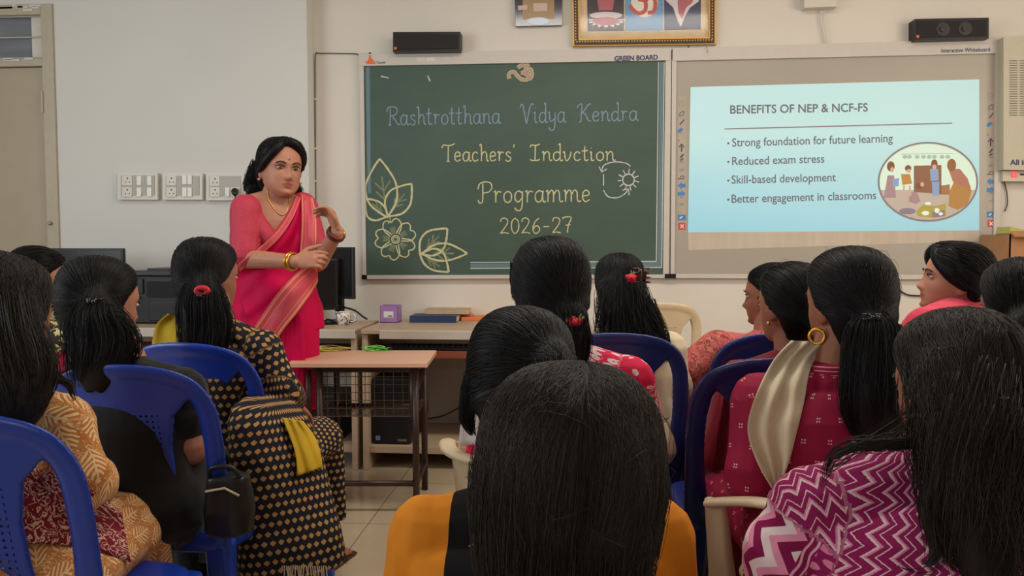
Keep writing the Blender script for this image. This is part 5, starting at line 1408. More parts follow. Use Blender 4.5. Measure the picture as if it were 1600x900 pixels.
def rose(parent, c, r=.017, up=V((.3, 0, 1))):
    c = V(c); mb = MB(); rr = random.Random(5)
    for k in range(11):
        a = k * 2.4; q = r * (.15 + .085 * k); d = V((math.cos(a), 0, math.sin(a))) ; rot = Matrix.Rotation(-a, 3, 'Y') @ Matrix.Rotation(.5, 3, 'Z')
        mb.ell(c + RV * (q * math.cos(a) * .9) + V((0, 0, q * math.sin(a) * .7)) - FV * (r * (.5 - .04 * k)), (r * .55, r * .28, r * .45), rot, 10)
    o = mb.build('rose', MAT_ROSE, parent, smooth=True); o['label'] = 'red rose tucked in the hair'
    mb = MB()
    for dx in (-.3, .1, .5): mb.tube([c + up.normalized() * r * .5, c + (up.normalized() + RV * dx).normalized() * r * 1.6], [r * .16, r * .05], 6)
    mb.build('sepals', MAT_SEPAL, o, smooth=True)

def clip(parent, c, w, mat, name='hair_clip', label=None, rz=0.0):
    c = V(c); mb = MB(); R_ = Matrix.Rotation(YAW, 3, 'Z') @ Matrix.Rotation(rz, 3, 'Y')
    for sgn in (-1, 1):
        mb.tube([c + R_ @ V((sgn * w * .15, -.004 * k0, w * .35 * (k0 - 2) / 2)) for k0 in range(5)], w * .10, 8)
        for k in range(4):
            z = w * (-.38 + .25 * k); mb.tube([c + R_ @ V(p) for p in ((sgn * w * .15, -.004, z), (sgn * w * .42, -.002, z * 1.05), (sgn * w * .55, .012, z * 1.05))], [w * .07, w * .06, w * .03], 6)
    o = mb.build(name, mat, parent, smooth=True)
    if label: o['label'] = label
    return o

# ------------------------------------------------------------------ people: a seated figure
class Sitter:
    def __init__(s, label, crown, z, hs=1.0, yaw=0.0, hyaw=0.0, pitch=0.0, roll=0.0, lean=.02, side=0.0, shift=0.0, w=1.0, group='seated women of the audience', seat=.43, drop=0.0, neck=.165):
        s.hs = hs; C_ = P(crown[0], crown[1], z); s.z = z
        s.HR = head_frame(V(), hyaw, pitch, roll)
        s.HC = C_ - V((0, 0, .121 * hs)) - s.HR.to_3x3() @ V((0, -.012, 0)) * hs * 0.5
        s.HM = Matrix.Translation(s.HC) @ s.HR
        s.R = V((math.cos(yaw), math.sin(yaw), 0)); s.F = V((-math.sin(yaw), math.cos(yaw), 0)); s.U = V((0, 0, 1)); s.yaw = yaw
        s.NB = s.HC - s.U * (neck * hs + drop) - s.F * .028 + s.R * shift
        s.SC = s.NB - s.U * .045 - s.F * .004
        s.hip = V((s.SC.x, s.SC.y, seat + .085)) - s.F * lean + s.R * side
        s.w = w
        s.sh = {k: s.SC + s.R * (k * .150 * w) - s.U * .012 for k in (-1, 1)}
        s.el = {k: s.sh[k] + s.R * (k * .055) - s.U * .235 + s.F * .06 for k in (-1, 1)}
        s.wr = {k: V((s.hip.x, s.hip.y, s.hip.z)) + s.F * .30 + s.R * (k * .09) + s.U * .125 for k in (-1, 1)}
        s.kn = {k: s.hip + s.F * .42 + s.R * (k * .10) - s.U * .02 for k in (-1, 1)}
        s.an = {k: V((s.kn[k].x, s.kn[k].y, .085)) + s.F * .02 for k in (-1, 1)}
        s.t = thing('person', label, 'person', (s.hip.x, s.hip.y, 0), 0, group)
    def spine(s, t):
        p = s.hip.lerp(s.SC, t); return p - s.F * (.022 * math.sin(min(max(t, 0), 1) * PI))
    TORSO = [(-.20, .15, .11, .115), (-.08, .182, .125, .13), (.08, .180, .125, .128), (.28, .155, .112, .108), (.5, .150, .115, .105), (.72, .166, .120, .110), (.88, .172, .100, .105), (.97, .150, .078, .090), (1.05, .095, .060, .070), (1.11, .062, .054, .056)]
    def torso_into(s, vol, g=0.0, top=1.2):
        secs = [(s.spine(t), rx * s.w + g, rf + g, rb + g) for t, rx, rf, rb in s.TORSO if t <= top]
        vol.loft(secs, s.R, s.F)
        for k in (-1, 1):
            vol.tube([s.NB - s.U * .015 + s.R * (k * .03), s.SC + s.R * (k * .085 * s.w) + s.U * .012, s.sh[k]], [.045 + g * .7, .046 + g, .052 + g], 12, None, 3)
    def arm_into(s, vol, k, g=0.0, upto=2.0, flare=0.0):
        a, b, c = s.sh[k], s.el[k], s.wr[k]
        pts = [a + s.R * k * .004, a.lerp(b, .35), a.lerp(b, .75), b]; rs = [.056 + g, .051 + g, .044 + g + flare * .5, .041 + g + flare]
        if upto < 1:
            pts = [a + s.R * k * .004, a.lerp(b, upto * .5), a.lerp(b, upto)]; rs = [.056 + g, .052 + g, .047 + g + flare]
        elif upto > 1:
            q = upto - 1; pts += [b.lerp(c, .3 * q), b.lerp(c, q)]; rs += [.041 + g + flare, .030 + g + (1 - q) * .01 + flare]
        vol.tube(pts, rs, 14, None, 3)
    def body(s, mat=None, sleeve=1.6, voxel=.006, hands=True, hand_dirs=None):
        v = Vol(); head_into(v, s.HM, s.hs)
        v.tube([s.SC, s.NB, s.NB.lerp(s.HC, .45) , s.HC - s.U * .03 - s.F * .01], [(.060, .062), (.052, .054), (.050, .052), (.050, .052)], 16, s.R, 3)
        s.torso_into(v)
        for k in (-1, 1):
            s.arm_into(v, k); d = (hand_dirs or {}).get(k)
            if d is None: d = (s.F * .9 - s.R * k * .35 - s.U * .25, s.U + s.F * .2, -s.R * k)
            hand_into(v, s.wr[k], *d)
            v.tube([s.hip + s.R * k * .085, s.hip.lerp(s.kn[k], .5) + s.R * k * .01, s.kn[k]], [.088, .075, .056], 14, None, 3)
            v.tube([s.kn[k], s.kn[k].lerp(s.an[k], .35) - s.F * .012, s.an[k]], [.054, .050, .034], 12, None, 3)
            v.tube([s.an[k] - s.F * .03 - s.U * .045, s.an[k] + s.F * .06 - s.U * .05, s.an[k] + s.F * .16 - s.U * .065], [.034, (.028, .038), (.014, .034)], 12, s.U, 3)
        me = v.mesh(voxel, 2); tint_lips(me, s.HM, s.hs)
        s.body_o = put('body', me, mat or SKIN_D, s.t); s.head_parts()
        return s.body_o
    def head_parts(s):
        for k in (-1, 1):
            c = s.HM @ (V((k * .0315, .0762, .0005)) * s.hs); R3 = s.HM.to_3x3()
            mb = MB().ell(c, (.0135 * s.hs, .0095 * s.hs, .0052 * s.hs), R3, 14); o = mb.build('eye', EYE, s.body_o, smooth=True)
            inv = s.HM.inverted(); W_ = world_mat(o); at = o.data.attributes.new('tint', 'FLOAT', 'POINT'); at.data.foreach_set('value', [.92 if ((inv @ (W_ @ v.co)) / s.hs - V((k * .0305, .086, .0005))).xz.length < .0072 else 0.0 for v in o.data.vertices])
            pts = [s.HM @ (V((k * x, y, z)) * s.hs) for x, y, z in ((.014, .0935, .0165), (.025, .0945, .0215), (.038, .0900, .0225), (.050, .0800, .0165))]
            mb = MB().tube([V(p) for p in cr(pts, 4)], .0021 * s.hs, 6); mb.build('eyebrow', HAIR, s.body_o, smooth=True)
            pts = [s.HM @ (V((k * x, y, z)) * s.hs) for x, y, z in ((.0165, .0845, .003), (.024, .0880, .0075), (.036, .0865, .0085), (.0455, .0800, .004))]
            mb = MB().tube([V(p) for p in cr(pts, 4)], .0013 * s.hs, 6); mb.build('eyelashes', HAIR, s.body_o, smooth=True)
    def top(s, name, mat, sleeve=.9, g=.012, neck_t=1.05, skirt=True, wr=.004, flare=.008, label=None, voxel=.006, wide=0.0, hang=.28, seed=None):
        v = Vol(); s.torso_into(v, g, neck_t)
        for k in (-1, 1): s.arm_into(v, k, g, sleeve, flare)
        if neck_t > 1: v.tube([s.SC - s.U * .03, s.SC.lerp(s.NB, .55)], [.080, .068 + g * .4], 16, None, 1)
        if skirt:
            for k in (-1, 1): v.tube([s.hip + s.R * k * .09, s.hip.lerp(s.kn[k], .5) + s.R * k * .02, s.kn[k] + s.F * .01], [.108 + wide, .10 + wide, .085 + wide], 14, None, 3)
            v.loft([(s.hip + s.F * q - s.U * .02, .19 + wide, .10, .10) for q in (0, .15, .3, .40)], s.R, s.U)
            kc = (s.kn[-1] + s.kn[1]) / 2
            v.loft([(kc + s.U * .04, .19 + wide, .075, .10), (kc - s.U * .08, .20 + wide, .075, .06), (kc - s.U * hang, .205 + wide, .07, .05)], s.R, s.F)
            if wide: v.loft([(s.hip - s.U * .02 + s.F * .05, .19 + wide, .15, .12), (s.hip - s.U * .12 + s.F * .06, .20 + wide, .18, .13), (s.hip - s.U * .26 + s.F * .08, .20 + wide, .2, .12)], s.R, s.F)
        s.bones_into(v)
        me = v.mesh(voxel, 3); wrinkle(me, wr, 8.0, (1, 1, .45), (s.hip.x * 7 if seed is None else seed)); s.top_mesh = me.copy()
        o = put(name, me, mat, s.t)
        if label: o['label'] = label
        s.top_o = o
        return o
    def bones_into(s, v):
        bk = -s.F
        v.bone(s.spine(0), s.spine(1.0), .15, .15, bk, 0, 0, .17)
        v.bone(s.hip, s.SC, .15, .14, bk, 0, 0, .17)
        for k in (-1, 1):
            v.bone(s.SC + s.R * k * .06, s.sh[k], .06, .06, bk, .9, 0, .06)
            v.bone(s.sh[k], s.el[k], .06, .05, bk, 0, 1, .06); v.bone(s.el[k], s.wr[k], .05, .04, bk, .24, 1, .06)
            v.bone(s.hip + s.R * k * .09, s.kn[k], .1, .09, -s.U, -.4, 0, .12); v.bone(s.kn[k], s.an[k], .09, .09, bk, -.8, 0, .12)
    def trousers(s, mat, name='trousers', r=.072):
        v = Vol()
        v.loft([(s.hip + s.U * .06, .165, .12, .125), (s.hip - s.U * .04, .178, .125, .128), (s.hip - s.U * .075, .16, .11, .11)], s.R, s.F)
        for k in (-1, 1):
            v.tube([s.hip + s.R * k * .085, s.hip.lerp(s.kn[k], .5) + s.R * k * .012, s.kn[k]], [.098, .09, r + .002], 14, None, 3)
            v.tube([s.kn[k], s.kn[k].lerp(s.an[k], .5), s.an[k] + s.U * .02], [r, r * .95, r * .8], 14, None, 3)
        s.bones_into(v); me = v.mesh(.007, 3); wrinkle(me, .004, 9.0); return put(name, me, mat, s.t)
    def sandals(s, mat=None):
        for k in (-1, 1):
            mb = MB(); c = s.an[k]
            v, f = tube_geo([c - s.F * .06 - s.U * .078, c + s.F * .05 - s.U * .078, c + s.F * .19 - s.U * .078], [(.007, .034), (.007, .040), (.006, .036)], 14, False, s.U); mb.pydata(v, f)
            mb.tube([c + s.F * .1 + s.R * q * .04 - s.U * (.074 - .05 * (1 - (q) ** 2)) for q in (-1, -.5, 0, .5, 1)], .007, 6); mb.build('sandal', mat or MAT_LEATHER, s.t, smooth=True)
    def cover(s, name, mat, fn, nu=24, nv=12, off=.010, amp=.006, freq=3.0, label=None, thick=.006, smooth=5, extra=()):
        me = drape(bvh_of(s.top_mesh, *extra), fn, nu, nv, off, thick, amp, freq, smooth, s.z - .1)
        o = put(name, me, mat, s.t)
        if label: o['label'] = label
        return o
    def fall(s, pts, dz=0.0, wave=.004, num=150):
        """px, py, width in px, extra depth towards us, thickness"""
        out = []
        for i, (px, py, w, d, th) in enumerate(pts):
            z = s.z - d + dz; p = P(px, py, z); out.append((p.x, p.y, p.z, w / 2 * z / F_PX, th) + ((wave, num) if True else ()))
        return out
def lerp_poly(L, R_):
    """cloth path between a left edge and a right edge, each a list of picture points from top to bottom"""
    def fn(u, v):
        def at(E):
            t = u * (len(E) - 1); i = min(int(t), len(E) - 2); q = t - i
            return [E[i][j] * (1 - q) + E[i + 1][j] * q for j in range(2)]
        a, b = at(L), at(R_); return (a[0] * (1 - v) + b[0] * v, a[1] * (1 - v) + b[1] * v)
    return fn
def smooth_edge(pts, n=6): return [tuple(p) for p in cr(pts, n)]

R_ = math.radians
# ------------------------------------------------------------------ the presenter in the saree
def presenter():
    z0 = 3.72; s = Sitter.__new__(Sitter); s.hs = 1.16; s.z = z0; s.w = 1.12
    yaw = R_(203); s.yaw = yaw; s.R = V((math.cos(yaw), math.sin(yaw), 0)); s.F = V((-math.sin(yaw), math.cos(yaw), 0)); s.U = V((0, 0, 1))
    s.HR = head_frame(V(), R_(221), .02, -.05)
    s.HC = P(438, 217, z0) - s.U * .121 * s.hs; s.HM = Matrix.Translation(s.HC) @ s.HR
    s.NB = P(428, 307, z0 + .02); s.SC = P(428, 323, z0 + .02)
    s.sh = {1: P(386, 328, z0 - .07), -1: P(472, 324, z0 + .08)}
    s.el = {1: P(382, 404, z0 - .12), -1: P(496, 411, z0 + .0)}
    s.wr = {1: P(461, 409, z0 - .25), -1: P(527, 362, z0 - .14)}
    s.hip = P(431, 500, z0 + .02)
    s.t = thing('person', 'presenter standing in a pink saree with gold border, gesturing at the class', 'person', (s.hip.x, s.hip.y, 0))
    v = Vol(); head_into(v, s.HM, s.hs, .13)
    v.tube([s.SC, s.NB, s.NB.lerp(s.HC, .45), s.HC - s.U * .04 - s.F * .01], [(.066, .066), (.056, .058), (.052, .054), (.054, .054)], 16, s.R, 3)
    s.torso_into(v)
    s.arm_into(v, 1); s.arm_into(v, -1)
    hand_into(v, s.wr[1], RV * .95 - FV * .15 + s.U * .12, -FV, s.U + FV * .3, 1.05, curls=((.45, .6, .5), (.6, .7, .5), (.7, .7, .5), (.8, .7, .5)))
    hand_into(v, s.wr[-1], s.U * .9 - RV * .32, RV * .9 + s.U * .3, -FV * .6 + s.U * .5 + RV * .3, 1.05, curls=((.7, .45, .3), (.8, .5, .35), (.9, .5, .35), (1.0, .5, .4)), thumb_out=.5)
    for k in (-1, 1):
        h = s.hip + s.R * k * .09; an = V((h.x, h.y, .09)) + s.R * k * .02
        v.tube([h, h.lerp(an, .5), an], [.09, .058, .036], 14, None, 3)
        v.tube([an - s.F * .03 - s.U * .05, an + s.F * .06 - s.U * .055, an + s.F * .16 - s.U * .07], [.034, (.028, .038), (.014, .034)], 12, s.U, 3)
    me = v.mesh(.0042, 2); tint_lips(me, s.HM, s.hs); s.body_o = put('body', me, SKIN, s.t); s.head_parts()
    # blouse
    v = Vol()
    secs = [(s.spine(t), rx * s.w + .010, rf + .010, rb + .010) for t, rx, rf, rb in s.TORSO if .45 < t < .8]
    v.loft(secs, s.R, s.F)
    for k in (-1, 1):
        v.tube([s.SC + s.R * (k * .108 * s.w) - s.U * .004, s.sh[k]], [.050, .064], 12, None, 1); v.tube([s.SC + s.R * (k * .105 * s.w) - s.U * .002 + s.F * .02, s.spine(.78) + s.F * .105 + s.R * k * .045, s.spine(.66) + s.F * .12], [.046, .040, .035], 12, None, 3); v.tube([s.SC + s.R * (k * .108 * s.w) - s.U * .004 - s.F * .02, s.spine(.8) - s.F * .075 + s.R * k * .08], [.05, .05], 12, None, 1); s.arm_into(v, k, .015, .90, .006)
    s.bones_into_ = None
    me = v.mesh(.005, 3); wrinkle(me, .004, 10, (1, 1, 1), 2.0); bl_m = me.copy(); put('blouse', me, BLOUSE, s.t)
    for k in (1, -1):
        a = s.sh[k].lerp(s.el[k], .86); b = s.sh[k].lerp(s.el[k], .925)
        MB().tube([a, b], [.0655, .0665], 18).build('sleeve_hem', HEM, s.t, smooth=True)
    # saree: skirt with pleats and wrap round the body
    v = Vol()
    hz = s.hip.z
    base = V((s.hip.x, s.hip.y, 0)) + RV * .01
    v.loft([(base + s.U * (hz + .17), .158, .125, .125), (base + s.U * (hz + .06), .175, .14, .135), (base + s.U * (hz - .06), .186, .155, .15), (base + s.U * (hz - .25), .182, .155, .15), (base + s.U * .35, .182, .16, .15), (base + s.U * .02, .215, .20, .18)], RV, -FV * 1.0, 48)
    for i in range(9):
        x = -.02 + i * .020; v.tube([base + s.U * (hz + .03) + RV * x - FV * .14, base + s.U * .4 + RV * (x * 1.2) - FV * .155, base + s.U * .02 + RV * (x * 1.5) - FV * .195], [.011, .014, .018], 8, None, 3)
    me = v.mesh(.006, 3); wrinkle(me, .006, 9, (1, 1, .25), 5.0); sk_m = me.copy(); put('saree_skirt', me, SILK, s.t)
    v = Vol(); v.loft([(s.spine(t), rx * s.w + .015, rf + .016, rb + .015) for t, rx, rf, rb in s.TORSO if -.1 < t < .6], s.R, s.F)
    me = v.mesh(.006, 3); wrinkle(me, .006, 9, (1, 1, .8), 7.0); wr_m = me.copy(); put('saree_wrap', me, SILK, s.t)
    s.top_mesh = bl_m; ex = (sk_m, wr_m)
    up = smooth_edge([(462, 306), (450, 336), (430, 366), (404, 390), (380, 408), (362, 425)]); low = smooth_edge([(486, 312), (488, 360), (490, 410), (478, 445), (440, 490), (392, 520)])
    s.cover('saree_drape', SILK, lerp_poly(up, low), 30, 26, .012, .005, 3.5, None, .005, 4, ex)
    up2 = smooth_edge([(463, 305), (451, 334), (431, 363), (405, 387), (381, 405), (363, 421)]); lo2 = smooth_edge([(470, 309), (458, 340), (437, 371), (411, 396), (386, 415), (366, 433)])
    s.cover('saree_upper_border', BORDER, lerp_poly(up2, lo2), 30, 6, .021, .001, 1.0, 'pale pink border with gold lines along the upper edge of the drape', .004, 4, ex)
    a = smooth_edge([(470, 302), (471, 330), (470, 365), (468, 395), (470, 415)]); b = smooth_edge([(489, 309), (494, 335), (495, 370), (494, 400), (496, 425)])
    s.cover('saree_pallu', BORDER, lerp_poly(a, b), 24, 10, .025, .003, 2.0, 'pale pink woven end panel hanging from the left shoulder', .005, 6, ex)
    a = smooth_edge([(496, 404), (466, 424), (436, 455), (410, 492), (384, 530)]); b = smooth_edge([(497, 440), (484, 462), (462, 492), (440, 520), (420, 552)])
    s.cover('saree_lower_border', BORDER, lerp_poly(a, b), 24, 12, .026, .003, 2.0, 'broad pale pink border with gold lines running down to the hip', .005, 6, ex)
    # hair, jewellery
    rows = CAPFRAMED
    make_hair('hair', HAIR, s.t, s.HM, s.hs, 'back', [s.fall([(410, 255, 34, -.10, .03), (403, 276, 38, -.11, .03), (396, 292, 34, -.11, .025), (388, 302, 18, -.10, .015)], 0, .006, 110), s.fall([(452, 286, 22, -.12, .02), (460, 296, 22, -.12, .02), (470, 304, 12, -.11, .012)], 0, .006, 50)],
              s.HM @ (V((0, -.11, -.03)) * s.hs), 420, .0016, 0, 1.03, rows, None, 3, 8, .005, 1.0)
    MB().ell(s.HM @ (V((0, .0935, .034)) * s.hs), (.0035, .003, .0035)).build('bindi', MAT_ROSE, s.body_o, smooth=True)
    for k in (-1, 1): MB().ell(s.HM @ (V((k * .085, -.004, -.048)) * s.hs), (.007, .007, .007)).build('earring', MAT_GOLD, s.t, smooth=True)
    bv = bvh_of(s.body_o.data.copy()); Wm = world_mat(s.body_o).inverted(); pts = []
    bw = bvh_of(bl_m)
    for q in cr([(418, 296), (420, 312), (430, 328), (440, 336), (448, 330), (452, 314), (452, 302)], 5):
        r = ray(q[0], q[1]).normalized(); h = bv.ray_cast(Wm @ CO, r); pts.append(CO + r * ((world_mat(s.body_o) @ h[0] - CO).length - .003) if h[0] is not None else P(q[0], q[1], z0 - .08))
    MB().tube(pts, .0022, 6).build('necklace', MAT_GOLD, s.t, smooth=True)
    d = (s.wr[1] - s.el[1]).normalized()
    for q in (.012, .026): hoop(s.t, s.wr[1] - d * q, .037, .0055, MAT_GOLD, d, 'bangle')
    d = (s.wr[-1] - s.el[-1]).normalized()
    for q in (.008, .022): hoop(s.t, s.wr[-1] - d * q, .037, .007, plain('maroon_bracelet', (96, 34, 28), .4), d, 'bracelet')
    MB().ell(s.wr[-1] - d * .015 + RV * .036, (.008, .008, .012)).build('bracelet_charm', MAT_GOLD, s.t, smooth=True)
presenter()

# ------------------------------------------------------------------ the audience, front rows first
def chair_under(s, kind, label, px=None, z=None, rz=None, f=.07):
    if px is None: p = s.hip + s.F * f
    else: p = P(px, 600, z) + V((-math.sin(s.yaw if rz is None else rz), math.cos(s.yaw if rz is None else rz), 0)) * .235
    return place_chair(kind, p.x, p.y, s.yaw if rz is None else rz, label)

# woman in the olive print, far left, face turned right
s = Sitter('seated woman in olive and cream print at the left, face turned to the right', (57, 386), 2.95, 1.0, R_(-15), R_(-48), .05, 0, .05, 0, 0)
s.body(SKIN); s.top('kurta', OLIVE, .9); s.trousers(BLACKC); s.sandals()
make_hair('hair', HAIR, s.t, s.HM, s.hs, 'back', [s.fall([(42, 450, 46, .08, .035), (36, 480, 40, .1, .03), (34, 510, 26, .12, .02)], 0, .004, 80)], s.HM @ V((0, -.12, -.03)), 220, .0016, seed=11)
hoop(s.t, s.HM @ V((.082, -.008, -.062)), .016, .0022, MAT_GOLD, RV + FV * .6)
chair_under(s, 'blue', 'blue plastic chair of the woman in olive print, farthest on the left')

# woman in the dark motif kurta with the yellow dupatta
s = Sitter('seated woman in black kurta with tan motifs and a yellow dupatta', (322, 374), 2.60, 1.02, R_(-14), R_(-24), .04, 0, .04, .02, .065, 1.02)
s.el[1] = P(440, 612, 2.52); s.wr[1] = P(458, 628, 2.72); s.el[-1] = s.el[-1] - s.R * .02
s.body(SKIN_D, hand_dirs={1: (s.F * .7 - s.U * .5, RV * .6 + s.U * .5, s.U * .5 - RV * .6)}, voxel=.005)
_bi = s.bones_into
def extra_bones(v):
    # the long hem falling beside the chair
    v.loft([(P(400, 618, 2.44), .02, .04, .04), (P(410, 632, 2.42), .07, .09, .09), (P(418, 655, 2.40), .095, .115, .11), (P(428, 700, 2.38), .112, .13, .12), (P(440, 770, 2.36), .125, .13, .12), (P(452, 840, 2.34), .135, .13, .12), (P(458, 884, 2.34), .140, .13, .12)], RV, s.F)
    v.bone(P(430, 640, 2.40), P(456, 890, 2.34), .11, .13, -s.F, -.1, 0, .13); _bi(v)
s.bones_into = extra_bones
s.top('kurta', MOTIF, 1.75, .012, wr=.005)
s.bones_into = _bi
s.trousers(BLACKC); s.sandals()
mb = MB(); rr = random.Random(2)
for i in range(26):
    x = 424 + i * 3.4; p = P(x, 884 + rr.uniform(-1, 1), 2.20 + abs(i - 13) * .004); mb.tube([p, p - s.U * .03 + RV * rr.uniform(-.004, .004)], .0016, 4)
o = mb.build('fringe', CREAMC, s.t); tag(o, 'cream tassel fringe along the hem', kind='stuff')
s.cover('dupatta_end', YELC, lerp_poly(smooth_edge([(440, 652), (452, 680), (462, 712), (464, 744)]), smooth_edge([(474, 658), (492, 682), (501, 708), (504, 730)])), 16, 12, .014, .006, 2.5, 'yellow dupatta end with white edging over the lap')
s.cover('dupatta_shoulder', YELC, lerp_poly(smooth_edge([(262, 490), (244, 508), (236, 545)]), smooth_edge([(300, 498), (300, 520), (296, 550)])), 14, 10, .012, .005, 2.0, 'yellow dupatta bunched on the left shoulder')
make_hair('hair', HAIR, s.t, s.HM, s.hs, 'back', [s.fall([(318, 420, 24, .07, .012), (316, 445, 56, .10, .025), (316, 475, 84, .12, .04), (320, 510, 90, .13, .04), (318, 548, 78, .14, .035), (312, 582, 40, .14, .02)], 0, .006, 220)], P(316, 452, 2.5), 380, .0014, seed=12, puff=1.03)
o = MB().tube([P(316 + 9 * math.cos(a * PI / 8), 455 + 5 * math.sin(a * PI / 8), 2.46) for a in range(16)], .009, 8, True).build('scrunchie', MAT_ROSE, s.t, smooth=True); o['label'] = 'red scrunchie round the ponytail'
clip(s.t, P(314, 466, 2.45), .03, MAT_CLIPB)
chair_under(s, 'blue', 'blue plastic chair of the woman with the yellow dupatta', 312, 2.50, R_(-8))

# woman in black with a ponytail and hoop earring
s = Sitter('seated woman in a black top with cream piping, hoop earring and ponytail', (153, 404), 2.16, 1.03, R_(-6), R_(-24), .04, .05, .03, .03, .10, 1.0)
s.el[1] = P(296, 700, 2.12); s.wr[1] = P(300, 716, 2.37)
s.body(SKIN, voxel=.006); s.top('kurta', BLACKC, .42, .012, flare=.012); s.trousers(BLACKC, r=.09); s.sandals()
for k in (1,):
    MB().tube([s.SC + s.R * (k * .105) + s.U * .058, s.SC + s.R * (k * .125) - s.U * .0 - s.F * .055, s.sh[k] - s.R * k * .02 - s.U * .06 - s.F * .068], .0028, 6).build('piping', CREAMC, s.t, smooth=True)
make_hair('hair', HAIR, s.t, s.HM, s.hs, 'back', [s.fall([(150, 448, 30, .08, .015), (150, 474, 64, .11, .03), (152, 500, 100, .13, .045), (160, 535, 120, .14, .045), (156, 570, 110, .15, .04), (140, 604, 60, .15, .02)], 0, .007, 240)], P(148, 474, 2.05), 420, .0013, seed=13, puff=1.04)
clip(s.t, P(147, 477, 2.02), .04, MAT_CLIPB)
ec = s.HM @ (V((.090, -.008, -.058)) * s.hs); hoop(s.t, ec - s.U * .014, .019, .0028, MAT_SILVER, RV * .3 + FV, 'earring', 'silver hoop earring')
s.cover('dupatta', cloth('red_dupatta', (178, 24, 56)), lerp_poly([(100, 545), (82, 560), (80, 580)], [(112, 548), (106, 562), (104, 580)]), 8, 6, .012, .003, 1.0, 'bit of red dupatta on the left shoulder')
chair_under(s, 'blue', 'blue plastic chair holding the woman in black', 217, 2.06, R_(-4))
# handbag on the seat beside her
p = P(358, 778, 2.05)
hb = thing('handbag', 'black handbag with a pale zip hanging beside the blue chair of the woman in black', 'bag', (p.x, p.y, p.z - .09))
v = Vol(); v.loft([(p - V((0, 0, .09)), .055, .04, .04), (p - V((0, 0, .03)), .06, .045, .045), (p + V((0, 0, .06)), .05, .035, .035)], RV, FV.cross(RV).cross(RV) * -1 if False else V((0, 1, 0)), 24, 3.0)
put('bag_body', wrinkle(v.mesh(.006, 3), .004), MAT_BLACK, hb)
MB().tube(cr([p + V((-.04, -.02, .06)), p + V((-.03, -.03, .085)), p + V((.02, -.03, .088)), p + V((.04, -.02, .06))], 6), .006, 8).build('strap', MAT_BLACK, hb, smooth=True)
MB().tube([p + V((-.04, -.046, .03)), p + V((.01, -.047, .04)), p + V((.045, -.042, .02))], .003, 6).build('zip', CREAMC, hb, smooth=True)

# woman in the ochre leaf print, nearest on the left
s = Sitter('seated woman in ochre leaf print kurta with long loose hair, nearest on the left', (1, 401), 1.62, 1.0, R_(7), R_(4), .05, 0, .03, 0, -.03, 1.0)
s.el[1] = P(128, 752, 1.60)
s.body(SKIN_D); s.top('kurta', OCHRE, 1.95, .010, wide=.015, wr=.006); s.trousers(OCHRE); s.sandals()
make_hair('hair', HAIR_B, s.t, s.HM, s.hs, 'loose', [s.fall([(0, 425, 80, .0, .05), (0, 470, 112, .03, .06), (8, 530, 126, .09, .05), (22, 580, 136, .12, .045), (30, 620, 120, .13, .035), (28, 665, 60, .13, .02)], 0, .008, 260), s.fall([(70, 560, 14, .10, .008), (90, 590, 14, .10, .006), (108, 602, 10, .09, .005), (118, 625, 6, .09, .004)], 0, .004, 18)], None, 420, .0011, seed=14, puff=1.02)
s.cover('stole', MAROON, lerp_poly([(20, 725), (70, 735), (130, 755), (190, 800)], [(20, 850), (80, 850), (140, 855), (205, 880)]), 20, 10, .012, .006, 2.0, 'maroon printed stole around the waist')
chair_under(s, 'blue', 'blue plastic chair in the bottom left corner, cut by the frame', -36, 1.50, R_(-2))

# woman in white with long wavy hair and claw clip
s = Sitter('seated woman in white with long wavy hair, claw clip and red rose', (968, 397), 2.90, 1.0, R_(-5), R_(15), .03, 0, .03, .02, .03, .95)
s.el[1] = P(1055, 600, 2.85); s.wr[1] = P(1050, 660, 3.05)
s.body(SKIN); s.top('kurta', CREAMC, 1.5, .014, wr=.006); s.trousers(CREAMC, r=.09); s.sandals()
make_hair('hair', HAIR, s.t, s.HM, s.hs, 'loose', [s.fall([(968, 440, 78, .06, .06), (974, 480, 88, .10, .05), (984, 515, 104, .12, .045), (1000, 548, 100, .13, .04), (1016, 575, 70, .13, .03)], 0, .012, 260), s.fall([(1012, 470, 18, .08, .012), (1026, 510, 24, .1, .012), (1034, 550, 24, .1, .012), (1042, 575, 8, .1, .006)], 0, .010, 40)], None, 340, .0015, seed=15, puff=1.0)
clip(s.t, P(1003, 430, 2.76), .06, MAT_CLIP, 'claw_clip', 'tortoiseshell claw clip')
rose(s.t, P(986, 434, 2.74), .016)
chair_under(s, 'navy', 'navy plastic chair of the woman in white, behind the pink floral top', 968, 2.77, R_(-6))

# woman in the pink blossom top
s = Sitter('seated woman in pink top with white blossoms, low tied hair and red rose', (860, 376), 2.03, 1.06, R_(-8), R_(12), .03, .02, .03, .02, .040, 1.04, neck=.155)
s.el[1] = P(1000, 672, 2.06)
s.body(SKIN); s.top('kurta', BLOSSOM, 1.25, .014, wr=.004); s.trousers(WHITEC, r=.085); s.sandals()
make_hair('hair', HAIR, s.t, s.HM, s.hs, 'back', [s.fall([(878, 462, 30, .07, .02), (886, 484, 56, .10, .035), (893, 505, 52, .12, .035), (896, 535, 58, .13, .035), (890, 575, 50, .13, .03), (880, 610, 24, .13, .02)], 0, .004, 160), s.fall([(812, 410, 26, .0, .03), (806, 440, 16, .0, .02), (806, 470, 8, .0, .01)], 0, .003, 40)], P(892, 492, 1.92), 420, .0013, seed=16, puff=1.05)
rose(s.t, P(897, 504, 1.885), .017, V((.8, 0, .6)))
s.cover('dupatta', WHITEC, lerp_poly([(735, 590), (722, 640), (716, 695)], [(760, 590), (752, 640), (748, 695)]), 12, 6, .012, .004, 1.5, 'white dupatta hanging by the left arm')
